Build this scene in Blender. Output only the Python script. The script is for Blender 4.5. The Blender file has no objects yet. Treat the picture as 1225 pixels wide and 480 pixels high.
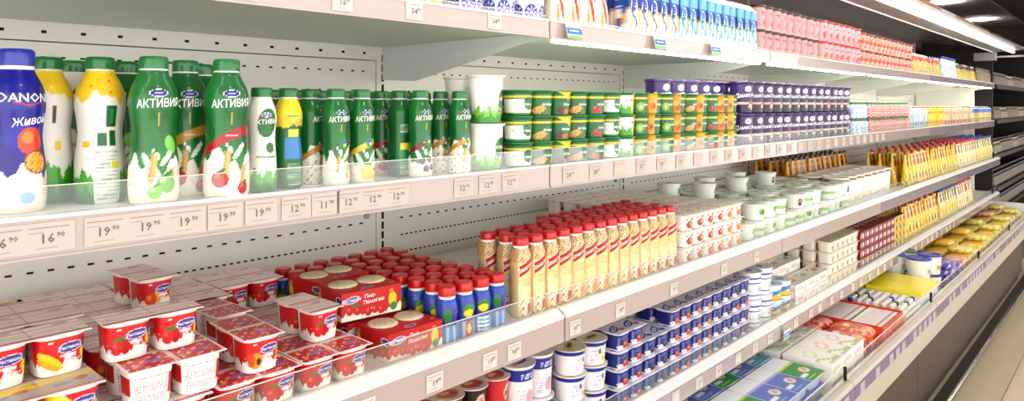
import bpy, math, random
import numpy as np
random.seed(7)
PI = math.pi
SC = bpy.context.scene
COL = SC.collection
H = 1.53            # eye height above the floor; z values below are relative to the eye

# ---------------------------------------------------------------- camera
cam = bpy.data.cameras.new('camera'); camo = bpy.data.objects.new('camera', cam); COL.objects.link(camo)
SC.camera = camo
cam.sensor_width = 36.0; cam.lens = 820/1225*36
cam.shift_y = -(240-126)/1225
cam.clip_start = .02
YAW = math.atan2(758.5, 820)            # optical axis, left of +X
camo.location = (0, 0, H)
camo.rotation_euler = (PI/2, 0, -PI/2 + YAW)
# ---------------------------------------------------------------- world, exposure
w = bpy.data.worlds.new('world'); SC.world = w; w.use_nodes = True
bg = w.node_tree.nodes['Background']
bg.inputs[0].default_value = (1.0, .955, .925, 1); bg.inputs[1].default_value = 2.5
SC.view_settings.view_transform = 'Standard'; SC.view_settings.look = 'None'
SC.view_settings.gamma = 1; SC.view_settings.use_curve_mapping = False
SC.view_settings.exposure = .62
# ---------------------------------------------------------------- area lights (inside real fixtures)
def area(name, loc, rot, sx, sy, power, col=(1, 1, 1)):
    l = bpy.data.lights.new(name, 'AREA'); l.shape = 'RECTANGLE'; l.size = sx; l.size_y = sy
    l.energy = power; l.color = col
    o = bpy.data.objects.new(name, l); o.location = loc; o.rotation_euler = rot; COL.objects.link(o); return o
LAMP_X = [-5.3, -2.4, .5, 3.4, 6.3, 9.2, 12.1, 15.0]
for x in LAMP_X:
    area('ceiling_lamp_light', (x, -.767, H+1.57), (0, 0, 0), .35, .25, 7, (1, .95, .88))
area('canopy_tube_light', (3.1, .86, H+.462), (math.radians(22), 0, 0), 8.6, .05, 4, (1, .98, .95))

# ---------------------------------------------------------------- helpers
def lin(c):
    if isinstance(c, str): c = [int(c[i:i+2], 16)/255 for i in (1, 3, 5)]
    c = np.asarray(c, float)[:3]
    return np.where(c <= .04045, c/12.92, ((c+.055)/1.055)**2.4)
def ink(c): return lin(c)**1.28      # printing inks are deeper than their nominal tint
MATS = {}
def mat(name, col=None, rough=.45, metal=0, coat=0, emit=None, estr=0, trans=0, alpha=1, noise=0, nscale=30, bump=0, ior=1.45, tint=None, bscale=60, spec=.5, sss=0):
    if name in MATS: return MATS[name]
    m = bpy.data.materials.new(name); m.use_nodes = True; nt = m.node_tree; n = nt.nodes; L = nt.links
    b = n['Principled BSDF']
    b.inputs['Roughness'].default_value = rough; b.inputs['Metallic'].default_value = metal
    b.inputs['Coat Weight'].default_value = coat; b.inputs['Transmission Weight'].default_value = trans
    b.inputs['Alpha'].default_value = alpha; b.inputs['IOR'].default_value = ior
    b.inputs['Specular IOR Level'].default_value = spec
    if col is None:
        at = n.new('ShaderNodeAttribute'); at.attribute_name = 'Col'; src = at.outputs['Color']
    else:
        rgb = n.new('ShaderNodeRGB'); rgb.outputs[0].default_value = (*(lin(col)**1.25 if 'plastic' in name else lin(col)), 1); src = rgb.outputs[0]
    if noise or bump:
        tc = n.new('ShaderNodeTexCoord'); nz = n.new('ShaderNodeTexNoise'); nz.inputs['Scale'].default_value = nscale
        nz.inputs['Detail'].default_value = 4
        L.new(tc.outputs['Object'], nz.inputs['Vector'])
    if noise:
        mr = n.new('ShaderNodeMapRange'); mr.inputs['To Min'].default_value = 1-noise; mr.inputs['To Max'].default_value = 1+noise*.4
        L.new(nz.outputs['Fac'], mr.inputs['Value'])
        mx = n.new('ShaderNodeVectorMath'); mx.operation = 'SCALE'
        L.new(src, mx.inputs[0]); L.new(mr.outputs[0], mx.inputs['Scale']); src = mx.outputs[0]
    L.new(src, b.inputs['Base Color'])
    if bump:
        nz2 = n.new('ShaderNodeTexNoise'); nz2.inputs['Scale'].default_value = bscale
        L.new(tc.outputs['Object'], nz2.inputs['Vector'])
        bp = n.new('ShaderNodeBump'); bp.inputs['Strength'].default_value = bump; bp.inputs['Distance'].default_value = .002
        L.new(nz2.outputs['Fac'], bp.inputs['Height']); L.new(bp.outputs[0], b.inputs['Normal'])
    if emit is not None:
        b.inputs['Emission Color'].default_value = (*lin(emit), 1); b.inputs['Emission Strength'].default_value = estr
    MATS[name] = m; return m
M_PRINT = mat('printed_plastic', None, .38, coat=.25, noise=.04, nscale=40)
M_FOIL = mat('printed_foil', None, .34, noise=.05, nscale=60, bump=.5, bscale=90)
M_CARD = mat('printed_card', None, .5, noise=.04, nscale=40)
M_BAG = mat('printed_film', None, .3, noise=.05, nscale=30, bump=.8, bscale=45)

class MB:
    """collects geometry of ONE part"""
    def __init__(s): s.V = []; s.F = []; s.C = []; s.n = 0; s.S = []
    def add(s, V, F, C=(1, 1, 1), smooth=True):
        V = np.asarray(V, float).reshape(-1, 3); s.V.append(V)
        s.F += [tuple(i+s.n for i in f) for f in F]; s.S += [smooth]*len(F)
        C = np.asarray(C, float)
        if C.ndim == 1: C = np.tile(C, (len(V), 1))
        s.C.append(C); s.n += len(V); return s
    def box(s, x0, x1, y0, y1, z0, z1, C=(1, 1, 1)):
        V = [(x, y, z) for z in (z0, z1) for y in (y0, y1) for x in (x0, x1)]
        return s.add(V, [(0, 2, 3, 1), (4, 5, 7, 6), (0, 1, 5, 4), (2, 6, 7, 3), (0, 4, 6, 2), (1, 3, 7, 5)], C, False)
    def prism(s, poly, x0, x1, C=(1, 1, 1)):
        """polygon in (y,z), counter-clockwise seen from +X, extruded along x"""
        n = len(poly); V = [(x0, y, z) for y, z in poly]+[(x1, y, z) for y, z in poly]
        F = [tuple(reversed(range(n))), tuple(range(n, 2*n))]+[(i, (i+1) % n, n+(i+1) % n, n+i) for i in range(n)]
        return s.add(V, F, C, False)
    def tube(s, p, q, r, seg=12, C=(1, 1, 1)):
        p = np.array(p, float); q = np.array(q, float); d = (q-p)/np.linalg.norm(q-p)
        a = np.cross(d, (0, 0, 1)); a = a if np.linalg.norm(a) > .1 else np.cross(d, (0, 1, 0)); a /= np.linalg.norm(a); b = np.cross(d, a)
        V = [c+r*(math.cos(t)*a+math.sin(t)*b) for c in (p, q) for t in np.linspace(0, 2*PI, seg, endpoint=False)]
        F = [(i, (i+1) % seg, seg+(i+1) % seg, seg+i) for i in range(seg)]
        s.add(V, F, C); s.add(V, [tuple(reversed(range(seg))), tuple(range(seg, 2*seg))], C, False); return s
    def mesh(s, name, m, origin=(0, 0, 0), bevel=0):
        V = np.vstack(s.V)-np.array(origin); me = bpy.data.meshes.new(name)
        me.from_pydata(V.tolist(), [], s.F)
        me.polygons.foreach_set('use_smooth', s.S)
        if m is None or m in (M_PRINT, M_FOIL, M_CARD, M_BAG):
            C = np.vstack(s.C); at = me.color_attributes.new('Col', 'FLOAT_COLOR', 'POINT')
            at.data.foreach_set('color', np.hstack([C, np.ones((len(C), 1))]).ravel())
        me.materials.append(m); me.update(); return me
    def build(s, name, m, parent=None, origin=(0, 0, 0), bevel=0):
        o = bpy.data.objects.new(name, s.mesh(name, m, origin)); COL.objects.link(o)
        if parent: o.parent = parent
        if bevel:
            b = o.modifiers.new('bevel', 'BEVEL'); b.width = bevel; b.segments = 2; b.limit_method = 'ANGLE'
        return o
def part(name, mb, m, parent, bevel=0, kind=None):
    """part in world coordinates whose origin sits in its middle"""
    V = np.vstack(mb.V); c = (V.min(0)+V.max(0))/2
    o = mb.build(name, m, None, c, bevel)
    base = np.zeros(3); p = parent
    while p is not None: base += np.array(p.location); p = p.parent
    o.location = c-base; o.parent = parent
    if kind: o['kind'] = kind
    return o
def tag(o, label=None, cat=None, group=None, kind=None):
    if label: o['label'] = label
    if cat: o['category'] = cat
    if group: o['group'] = group
    if kind: o['kind'] = kind
    return o
def empty(name, loc=(0, 0, 0), rz=0):
    o = bpy.data.objects.new(name, None); o.location = loc; o.rotation_euler = (0, 0, rz); o.empty_display_size = .05
    COL.objects.link(o); return o
def struct(name, mb, m): return tag(part(name, mb, m, None), kind='structure')
_USED = set()
def put(proto, loc, rz=0, label=None, cat=None, group=None, tilt=(0, 0)):
    """first use places the prototype itself, later uses copy the thing and each of its parts"""
    if proto.name in _USED:
        r = proto.copy(); COL.objects.link(r)
        for ch in list(proto.children):
            c = ch.copy(); COL.objects.link(c); c.parent = r
            for g in list(ch.children):
                d = g.copy(); COL.objects.link(d); d.parent = c
    else: r = proto
    _USED.add(proto.name)
    r.location = (loc[0], loc[1], loc[2]+H); r.rotation_euler = (tilt[0], tilt[1], rz)
    tag(r, label, cat, group); return r
ORD = 'first second third fourth fifth sixth seventh eighth ninth tenth eleventh twelfth thirteenth fourteenth fifteenth sixteenth seventeenth eighteenth nineteenth twentieth'.split()
def ordw(n): return ORD[n] if n < 20 else ('twenty-'+ORD[n-20] if n < 29 else ('thirtieth' if n == 29 else 'thirty-'+ORD[n-30]))
def rowname(j): return 'front row' if j == 0 else ORD[j]+' row'
def layer(l, n): return '' if n == 1 else (', top layer' if l == n-1 else (', bottom layer' if l == 0 else ', middle layer' if n == 3 else ', %s layer up' % ORD[l]))
def kx(u): return (u-612.5)/820
def X(u, Y):
    """where the line y=Y runs behind column u of the photograph: used to set things out along the shelves"""
    c, s = math.cos(YAW), math.sin(YAW); k = kx(u)
    return Y*(c+s*k)/(s-c*k)
def XY(u, v, z):
    c, s = math.cos(YAW), math.sin(YAW); d = -z*820/(v-126); l = kx(u)*d
    return (d*c+l*s, d*s-l*c)

# ---- print on surfaces
_TX = {}
def text_tris(t, bold=.012):
    if t not in _TX:
        cu = bpy.data.curves.new('t', 'FONT'); cu.body = t; cu.resolution_u = 1; cu.align_x = 'CENTER'; cu.align_y = 'CENTER'; cu.offset = bold
        o = bpy.data.objects.new('t', cu); me = bpy.data.meshes.new_from_object(o)
        _TX[t] = (np.array([v.co[:2] for v in me.vertices]).reshape(-1, 2), [tuple(p.vertices) for p in me.polygons])
        bpy.data.objects.remove(o); bpy.data.meshes.remove(me); bpy.data.curves.remove(cu)
    return _TX[t]
class P:
    def __init__(s, S, Z, base): s.S = S; s.Z = Z; s.C = np.tile(ink(base), (len(S), 1)); s.T = []
    def put(s, m, c, a=1.0):
        m = (np.asarray(m, float)*a)[:, None]; s.C = s.C*(1-m)+ink(c)*m; return s
    def ell(s, x, z, rx, rz, c, rot=0, a=1, shade=None):
        dx = s.S-x; dz = s.Z-z; cr, sr = math.cos(rot), math.sin(rot); p = (dx*cr+dz*sr)/rx; q = (-dx*sr+dz*cr)/rz
        return s.put(p*p+q*q < 1, c, a)
    def rect(s, x0, x1, z0, z1, c, a=1): return s.put((s.S > x0) & (s.S < x1) & (s.Z > z0) & (s.Z < z1), c, a)
    def band(s, z0, z1, c, slope=0, curve=0, a=1):
        o = slope*s.S+curve*s.S**2; return s.put((s.Z > z0+o) & (s.Z < z1+o), c, a)
    def wob(s, f, ph=0): return np.sin(s.S*f+ph)+.6*np.sin(s.S*f*2.3+1.7*ph+1)+.4*np.sin(s.S*f*4.1+ph*3)
    def below(s, z, amp, f, c, ph=0): return s.put(s.Z < z+amp*s.wob(f, ph), c)
    def above(s, z, amp, f, c, ph=0): return s.put(s.Z > z+amp*s.wob(f, ph), c)
    def speck(s, m, c, f, th, seed=0):
        n = np.sin(s.S*f+seed)*np.sin(s.Z*f*1.13+seed*2)+.6*np.sin(s.S*f*1.7-s.Z*f*1.3+seed); return s.put(m & (n > th), c)
    def lines(s, x0, x1, z0, z1, n, c, a=.55):
        t = (s.Z-z0)/(z1-z0)*n; m = (s.S > x0) & (s.S < x1) & (t > 0) & (t < n) & ((t % 1) < .5) & (np.sin(s.S*1700+np.floor(t)*7) > -.6)
        return s.put(m, c, a)
    def text(s, t, x, z, h, c, shear=0, rot=0, sx=1): s.T.append((t, x, z, h, lin(c), shear, rot, sx)); return s
def prof(pts, dz):
    """densify a profile of (r,z) points by smooth interpolation"""
    out = []
    for (r0, z0), (r1, z1) in zip(pts, pts[1:]):
        n = max(1, int(round(math.hypot(r1-r0, z1-z0)/dz)))
        for i in range(n): t = i/n; out.append((r0+(r1-r0)*t, z0+(z1-z0)*t))
    out.append(pts[-1]); return out
def smooth_prof(zs, rs, dz):
    z = np.arange(zs[0], zs[-1]+1e-9, dz); r = np.interp(z, zs, rs)
    k = np.array([1, 2, 3, 2, 1.])/9; rp = np.pad(r, 2, mode='edge'); r = np.convolve(rp, k, 'valid')
    return list(zip(r, z))
def loft(mb, pr, seg, paint=None, base='#ffffff', n=2.0, ky=1.0, close_top=True, close_bot=True, kyf=None):
    """body from profile (r,z); n>2 gives rounded squares; ky squeezes the depth; kyf(z) varies it"""
    pr = np.array(pr); a = np.linspace(-PI, PI, seg, endpoint=False)
    f = (np.abs(np.cos(a))**n+np.abs(np.sin(a))**n)**(-1/n)
    R = pr[:, 0][:, None]; Zz = np.repeat(pr[:, 1][:, None], seg, 1)
    KY = ky if kyf is None else np.array([kyf(z) for z in pr[:, 1]])[:, None]
    Xx = R*f*np.sin(a); Yy = -R*f*np.cos(a)*KY
    Rm = pr[:, 0].max(); S = np.repeat((a*Rm)[None], len(pr), 0)
    V = np.stack([Xx, Yy, Zz], -1).reshape(-1, 3); m = len(pr)
    F = [(i*seg+j, i*seg+(j+1) % seg, (i+1)*seg+(j+1) % seg, (i+1)*seg+j) for i in range(m-1) for j in range(seg)]
    p = P(S.ravel(), Zz.ravel(), base)
    if paint: paint(p)
    nv = len(V); C = p.C
    mb.add(V, F, C)
    if close_bot: mb.add(V[:seg], [tuple(reversed(range(seg)))], C[:seg], False)
    if close_top: mb.add(V[-seg:], [tuple(range(seg))], C[-seg:], False)
    for (t, x, z, h, c, sh, rot, sx) in p.T:
        v, tr = text_tris(t)
        vx = (v[:, 0]+sh*v[:, 1])*h*sx; vz = v[:, 1]*h; cr, sr = math.cos(rot), math.sin(rot)
        s_ = x+vx*cr-vz*sr; z_ = z+vx*sr+vz*cr; an = s_/Rm
        ff = (np.abs(np.cos(an))**n+np.abs(np.sin(an))**n)**(-1/n)
        rr = np.interp(z_, pr[:, 1], pr[:, 0])+.0007
        kk = ky if kyf is None else np.array([kyf(q) for q in z_])
        mb.add(np.stack([rr*ff*np.sin(an), -rr*ff*np.cos(an)*kk, z_], -1), tr, c, False)
    return mb
def slab(mb, w, d, z0, z1, top=None, front=None, base='#ffffff', nx=20, ny=20, nz=8, r=.0, taper=1.0, textz=.0006, side=None, cx=0, cy=0):
    """box whose top and front carry print (taper = bottom size / top size)"""
    xs = np.linspace(-w/2, w/2, nx+1); ys = np.linspace(-d/2, d/2, ny+1); zs = np.linspace(z0, z1, nz+1)
    def grid(A, B, fn, S, Z, paint):
        V = np.array([fn(a, b) for b in B for a in A]); n = len(A)
        F = [(j*n+i, j*n+i+1, (j+1)*n+i+1, (j+1)*n+i) for j in range(len(B)-1) for i in range(n-1)]
        p = P(np.tile(A, len(B)), np.repeat(B, n), base)
        if paint: paint(p)
        V[:, 0] += cx; V[:, 1] += cy
        mb.add(V, F, p.C, False); return p
    def tz(z): return taper+(1-taper)*(z-z0)/(z1-z0)
    p = grid(xs, ys, lambda a, b: (a, b, z1), 0, 0, top)
    for (t, x, z, h, c, sh, rot, sx) in p.T:
        v, tr = text_tris(t); vx = (v[:, 0]+sh*v[:, 1])*h*sx; vz = v[:, 1]*h; cr, sr = math.cos(rot), math.sin(rot)
        mb.add(np.stack([x+vx*cr-vz*sr+cx, z+vx*sr+vz*cr+cy, np.full(len(v), z1+textz)], -1), tr, c, False)
    p = grid(xs, zs, lambda a, b: (a*tz(b), -d/2*tz(b), b), 0, 0, front)
    for (t, x, z, h, c, sh, rot, sx) in p.T:
        v, tr = text_tris(t); vx = (v[:, 0]+sh*v[:, 1])*h*sx; vz = v[:, 1]*h; cr, sr = math.cos(rot), math.sin(rot)
        q = z+vx*sr+vz*cr
        mb.add(np.stack([x+vx*cr-vz*sr+cx, -d/2*tz(q)-textz+cy, q], -1), tr, c, False)
    grid(-xs, zs, lambda a, b: (a*tz(b), d/2*tz(b), b), 0, 0, front)
    grid(ys, zs, lambda a, b: (w/2*tz(b), a*tz(b), b), 0, 0, side or front)
    grid(-ys, zs, lambda a, b: (-w/2*tz(b), a*tz(b), b), 0, 0, side or front)
    t = taper
    mb.add([(-w/2*t+cx, -d/2*t+cy, z0), (-w/2*t+cx, d/2*t+cy, z0), (w/2*t+cx, d/2*t+cy, z0), (w/2*t+cx, -d/2*t+cy, z0)], [(0, 1, 2, 3)], lin(base), False)
    return mb

# ================================================================ the room
m_floor = mat('cream_floor_tile', '#dcc9a9', .32, noise=.10, nscale=6)
m_grout = mat('floor_grout', '#a8977c', .8, noise=.1)
m_dark = mat('dark_ceiling_paint', '#0d0a09', .9, noise=.1)
m_wall = mat('shop_wall_paint', '#4a3a30', .8, noise=.1)
fl = struct('floor', MB().box(-3, 17, -4.2, 2.2, -.05, -.004), m_grout)
tm = MB().box(-.298, .298, -.298, .298, -.02, 0).mesh('floor_tile', m_floor)
for i in range(20):
    for j in range(6):
        o = bpy.data.objects.new('floor_tile', tm); COL.objects.link(o); o.parent = fl
        o.location = np.array((.3+.6*i, -2.15+.6*j-(0 if True else 0), 0))-np.array(fl.location)
ceil = struct('ceiling', MB().box(-3, 17, -4.2, 2.2, H+1.62, H+1.7), m_dark)
struct('wall_back', MB().box(-3, 17, 1.75, 1.85, 0, H+1.62), m_wall)
struct('wall_right', MB().box(16.9, 17, -4.2, 1.75, 0, H+1.62), m_dark)
m_lampglass = mat('lamp_diffuser', '#ffffff', .4, emit='#fff1de', estr=9)
m_white = mat('white_powder_coat', '#f3efe9', .42, noise=.03, nscale=9)
lp = None
for i, x in enumerate(LAMP_X):
    if lp is None:
        lp = empty('ceiling_lamp')
        f = MB(); f.box(-.2, .2, -.15, -.13, -.05, .0).box(-.2, .2, .13, .15, -.05, 0).box(-.2, -.18, -.13, .13, -.05, 0).box(.18, .2, -.13, .13, -.05, 0).box(-.18, .18, -.13, .13, -.01, 0)
        f.build('lamp_frame', m_white, lp)
        MB().box(-.178, .178, -.128, .128, -.03, -.02).build('diffuser', m_lampglass, lp)
    put(lp, (x, -.767, 1.62), 0, 'square white ceiling lamp over the aisle, %s along the aisle' % ordw(i), 'ceiling lamp', 'ceiling lamps above the aisle')

# ================================================================ the refrigerated case
UP = [1.2077+1.25*k for k in range(-2, 6)]         # uprights
BAYS = list(zip(UP, UP[1:]))
WY = 1.634
case = empty('refrigerated_case', (3.1, 1.3, 0)); tag(case, 'long white open refrigerated display case with four shelves and lit canopy', 'display case')
m_panel = mat('white_back_panel', '#f4f1ea', .5, noise=.03, nscale=5)
m_slot = mat('dark_slot', '#15110f', .9)
m_shelf = mat('white_enamel_shelf', '#eeebe4', .35, noise=.03, nscale=8)
m_under = mat('zinc_shelf_underside', '#c3cdbf', .42, noise=.12, nscale=5)
m_bracket = mat('pale_grey_bracket', '#dfe3de', .4, noise=.03, nscale=8)
m_rail = mat('clear_beige_price_rail', '#ad9d97', .22, coat=.5, noise=.03, nscale=10)
m_rail2 = mat('reflection_tinted_price_rail', '#8f8288', .25, coat=.5, noise=.05, nscale=10)  # purple-grey reflections on the far rails are put into this colour
m_lip = mat('white_shelf_ledge', '#e2e0da', .3, noise=.02)
m_seam = mat('seam_grey', '#b3aaa4', .5)
m_led = mat('led_strip', '#ffffff', .4, emit='#fffbea', estr=14)
m_tube = mat('fluorescent_tube', '#ffffff', .4, emit='#fdfbff', estr=10)
m_glass = bpy.data.materials.new('clear_acrylic'); m_glass.use_nodes = True
_n = m_glass.node_tree; _n.nodes.clear(); _o = _n.nodes.new('ShaderNodeOutputMaterial'); _mx = _n.nodes.new('ShaderNodeMixShader')
_t = _n.nodes.new('ShaderNodeBsdfTransparent'); _t.inputs[0].default_value = (.96, .975, .965, 1)
_g = _n.nodes.new('ShaderNodeBsdfGlossy'); _g.inputs['Roughness'].default_value = .2
_d = _n.nodes.new('ShaderNodeBsdfDiffuse'); _d.inputs[0].default_value = (.9, .93, .92, 1)
_m2 = _n.nodes.new('ShaderNodeMixShader'); _m2.inputs[0].default_value = .2
_fr = _n.nodes.new('ShaderNodeFresnel'); _fr.inputs[0].default_value = 1.5
_ma = _n.nodes.new('ShaderNodeMath'); _ma.operation = 'MULTIPLY_ADD'; _ma.inputs[1].default_value = .12; _ma.inputs[2].default_value = .045
_n.links.new(_fr.outputs[0], _ma.inputs[0]); _n.links.new(_ma.outputs[0], _mx.inputs[0])
_n.links.new(_g.outputs[0], _m2.inputs[1]); _n.links.new(_d.outputs[0], _m2.inputs[2])
_n.links.new(_t.outputs[0], _mx.inputs[1]); _n.links.new(_m2.outputs[0], _mx.inputs[2]); _n.links.new(_mx.outputs[0], _o.inputs[0])
m_gedge = mat('acrylic_edge', '#e9dfd6', .25, noise=.02)

# back: panels between the uprights, uprights with slots, rows of perforations
for (a, b) in BAYS:
    pn = part('back_panel', MB().box(a+.022, b-.022, WY, WY+.012, H-1.05, H+.1275), m_panel, case)
    part('back_panel', MB().box(a+.022, b-.022, WY-.006, WY+.012, H+.130, H+.172), m_panel, case)
    hb = MB()
    def slots(z, step, wd, hh, y=WY):
        n = int((b-a-.13)/step)
        for i in range(n+1):
            x = (a+b)/2+(i-n/2)*step
            hb.box(x-wd/2, x+wd/2, y-.0012, y, H+z-hh/2, H+z+hh/2)
    slots(.148, .07, .009, .006, WY-.006)
    slots(.097, .035, .0085, .004); slots(.042, .035, .0085, .004); slots(-.012, .035, .0085, .004)
    slots(-.335, .0357, .0115, .0042); slots(-.386, .0178, .0085, .004); slots(-.437, .0178, .0085, .004)
    slots(-.23, .0357, .0115, .0042); slots(-.282, .0178, .0085, .004)
    part('perforation', hb, m_slot, pn, kind='stuff')
    part('wall_knob', MB().tube((b-.055, WY-.008, H-.316), (b-.055, WY, H-.316), .008), m_seam, case)
    # upper back, duller
    part('upper_back_panel', MB().box(a+.004, b-.004, WY-.004, WY+.012, H+.205, H+.63), mat('dull_grey_metal', '#a79d94', .35, metal=.35, noise=.15, nscale=3), case)
for x in UP:
    u = part('upright', MB().box(x-.020, x+.020, WY-.004, WY+.03, H-1.1, H+.64), m_panel, case)
    hb = MB(); z = -.9
    while z < .13:
        if not (-.185 < z < -.15): hb.box(x-.0035, x+.0035, WY-.0055, WY-.004, H+z, H+z+.02)
        z += .0285
    part('upright_slot', hb, m_slot, u, kind='stuff')
# shelves: (surface, front y, rail bottom, rail top, glass top, drop of ledge)
SH = {1: dict(s=.185, f=1.0, rb=.156, rt=.193, g=.205), 2: dict(s=-.141, f=1.0, rb=-.186, rt=-.139, g=-.100),
      3: dict(s=-.466, f=.96, rb=-.530, rt=-.458, g=-.418), 4: dict(s=-.775, f=.965, rb=-.835, rt=-.768, g=-.730)}
rim = random.Random(3)
tagmesh = {}
m_tag = mat('paper_price_tag', None, .5) if False else M_CARD
def price_mesh(t, small):
    if (t, small) in tagmesh: return tagmesh[(t, small)]
    mb = MB(); w_, h_ = .026, .0185
    if small: w_, h_ = .020, .0165
    cc = lin('#c2b4aa') if not small else lin('#cfc6bd')
    mb.box(-w_, w_, -.0008, 0, -h_, h_, cc)
    def tx(s_, x, z, h, c='#655a58'):
        v, tr = text_tris(s_); mb.add(np.stack([x+v[:, 0]*h, np.full(len(v), -.0013), z+v[:, 1]*h], -1), tr, lin(c), False)
    if t:
        tx(t, -.004 if not small else 0, -.002, .0165 if not small else .014)
        tx('90', .0105, .002, .009)
    mb.box(-w_*.9, w_*.75, -.0011, -.0008, h_*.62, h_*.70, lin('#9c8880')); mb.box(-w_*.9, -w_*.3, -.0011, -.0008, h_*.3, h_*.37, lin('#a8968c'))
    mb.box(-w_*.6, w_*.3, -.0011, -.0008, -h_*.75, -h_*.68, lin('#a8968c'))
    tagmesh[(t, small)] = mb.mesh('price_tag', m_tag); return tagmesh[(t, small)]
def price(shelf, x, y, z, t, small=False, tilt=0):
    o = bpy.data.objects.new('price_tag', price_mesh(t, small)); COL.objects.link(o); o.parent = shelf
    base = np.array(shelf.location)+np.array(case.location); o.location = np.array((x, y, z+H))-base; o.rotation_euler = (tilt, 0, rim.uniform(-.0, .0)); return o
shelves = {}
for k, d in SH.items():
    f, s_ = d['f'], d['s']
    for bi, (a, b) in enumerate(BAYS):
        A, B = a+.003, b-.003
        sh = part('shelf', MB().box(A, B, f+.004, WY-.012, H+s_-.012, H+s_), m_shelf, case)
        shelves[(k, bi)] = sh
        if k == 1: part('shelf_underside', MB().box(A, B, f+.004, WY-.012, H+s_-.017, H+s_-.0125), m_under, sh)
        rl = MB()
        if k <= 2: rl.prism([(f, H+d['rb']), (f+.004, H+d['rb']), (f+.004, H+d['rt']), (f, H+d['rt'])], A, B)
        else: rl.prism([(f-.004, H+d['rb']), (f+.002, H+d['rb']), (f+.002, H+d['rt']-.020), (f-.004, H+d['rt']-.020)], A, B)
        part('price_rail', rl, m_rail if (bi <= 4 and k != 3) or (k == 3 and bi < 4) else m_rail2, sh)
        # bright ledge above the rail
        if k >= 3: part('ledge', MB().prism([(f-.006, H+d['rt']-.020), (f+.028, H+d['rt']-.020), (f+.028, H+d['rt']), (f+.014, H+d['rt']), (f-.006, H+d['rt']-.012)], A, B), m_lip, sh, bevel=.002)
        else:
            part('ledge', MB().box(A, B, f-.002, f+.010, H+d['rt']-.0015, H+d['rt']+.003), m_lip, sh)
            part('ledge', MB().box(A, B, f-.003, f+.010, H+d['rb']-.003, H+d['rb']), m_seam if k == 1 else m_rail, sh)
        # clear riser
        gy = f+.006 if k <= 2 else f+.018
        part('clear_riser', MB().box(A+.002, B-.002, gy, gy+.002, H+d['rt'], H+d['g']-.001), m_glass, sh)
        part('riser_edge', MB().box(A+.002, B-.002, gy-.0003, gy+.0023, H+d['g']-.001, H+d['g']), m_gedge, sh)
    for x in UP:
        # bracket plate, folded along its length
        pl = [(1.628, s_-.112), (1.48, s_-.118), (f+.03, s_-.029), (f+.02, s_-.0175), (1.628, s_-.0175)]
        bm_ = MB().prism([(y, H+z) for y, z in reversed(pl)], x-.0015, x+.0015)
        bm_.prism([(y, H+z) for y, z in [(1.60, s_-.048), (f+.16, s_-.044), (f+.13, s_-.040), (1.60, s_-.042)]], x-.005, x-.0015)
        part('bracket', bm_, m_bracket, case)
# led strips under the front of the top shelf, lit from the second upright on
for bi, (a, b) in enumerate(BAYS):
    if bi >= 2:
        part('led_strip', MB().box(a+.04, b-.05, 1.014, 1.030, H+.1475, H+.1545), m_led, shelves[(1, bi)])
        area('led_strip_light', ((a+b)/2, 1.05, H+.144), (math.radians(-14), 0, 0), 1.15, .02, 1.2, (1, .99, .93))
# price tags
for u0, t in [(3, '16'), (61, '16'), (128, '19'), (178, '19'), (224, '19'), (270, '19'), (313, '19'), (355, '12'), (390, '11'), (419, '12'), (448, '12'), (476, '12'), (555, '12'), (584, '12'), (611, '12')]:
    x = X(u0, .998); price(shelves[(2, [i for i, (a, b) in enumerate(BAYS) if a <= x < b][0])], x, .9990, -.1635, t)
for i in range(26):
    x = 1.28+i*.105
    price(shelves[(2, [i for i, (a, b) in enumerate(BAYS) if a <= x < b][0])], x, .9990, -.1635, ['24', '24', '', '31'][i % 4])
for u0, t in [(437, '49'), (520, '19'), (586, '19'), (615, '93'), (688, '45'), (742, '39'), (806, '39'), (866, '62'), (905, '24')]:
    x = X(u0, .955); price(shelves[(3, [i for i, (a, b) in enumerate(BAYS) if a <= x < b][0])], x, .9548, -.506, t, True)
for i in range(30):
    x = 1.7+i*.13+rim.uniform(-.02, .02)
    price(shelves[(4, [i for i, (a, b) in enumerate(BAYS) if a <= x < b][0])], x, .960, -.812, ['', '27', '54'][i % 3], True)
for u0, t in [(294, '59'), (410, '16'), (496, '54'), (592, '54')]:
    x = X(u0, .998); price(shelves[(1, [i for i, (a, b) in enumerate(BAYS) if a <= x < b][0])], x, .9990, .176, t, True)
# angled card holders hanging from the top rail
hm = None
for i, u0 in enumerate([683, 786, 853]):
    if hm is None:
        hm = empty('card_holder')
        MB().box(-.03, .03, -.002, 0, -.055, .0).build('clear_pocket', m_glass, hm)
        cb = MB(); cb.box(-.028, .028, -.0035, -.0022, -.052, -.018, lin('#f2f5f3')); cb.box(-.028, .028, -.0039, -.0035, -.043, -.027, lin('#3f74b8')); cb.box(-.028, .028, -.0039, -.0035, -.052, -.045, lin('#7cc06c'))
        cb.box(-.018, .016, -.0042, -.0039, -.036, -.033, lin('#e8f0f8'))
        cb.build('promotion_card', M_CARD, hm)
    put(hm, (X(u0, .995), .9965, .207), 0, 'clear angled holder with blue and green card, %s from the left on top rail' % ordw(i), 'card holder', 'card holders on the top shelf rail', tilt=(math.radians(-14), 0))

put(hm, (X(940, .955), .9535, -.792), 0, 'small blue and green card hanging from the fourth shelf rail', 'card holder', 'card on the fourth shelf rail', tilt=(0, 0))
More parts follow.
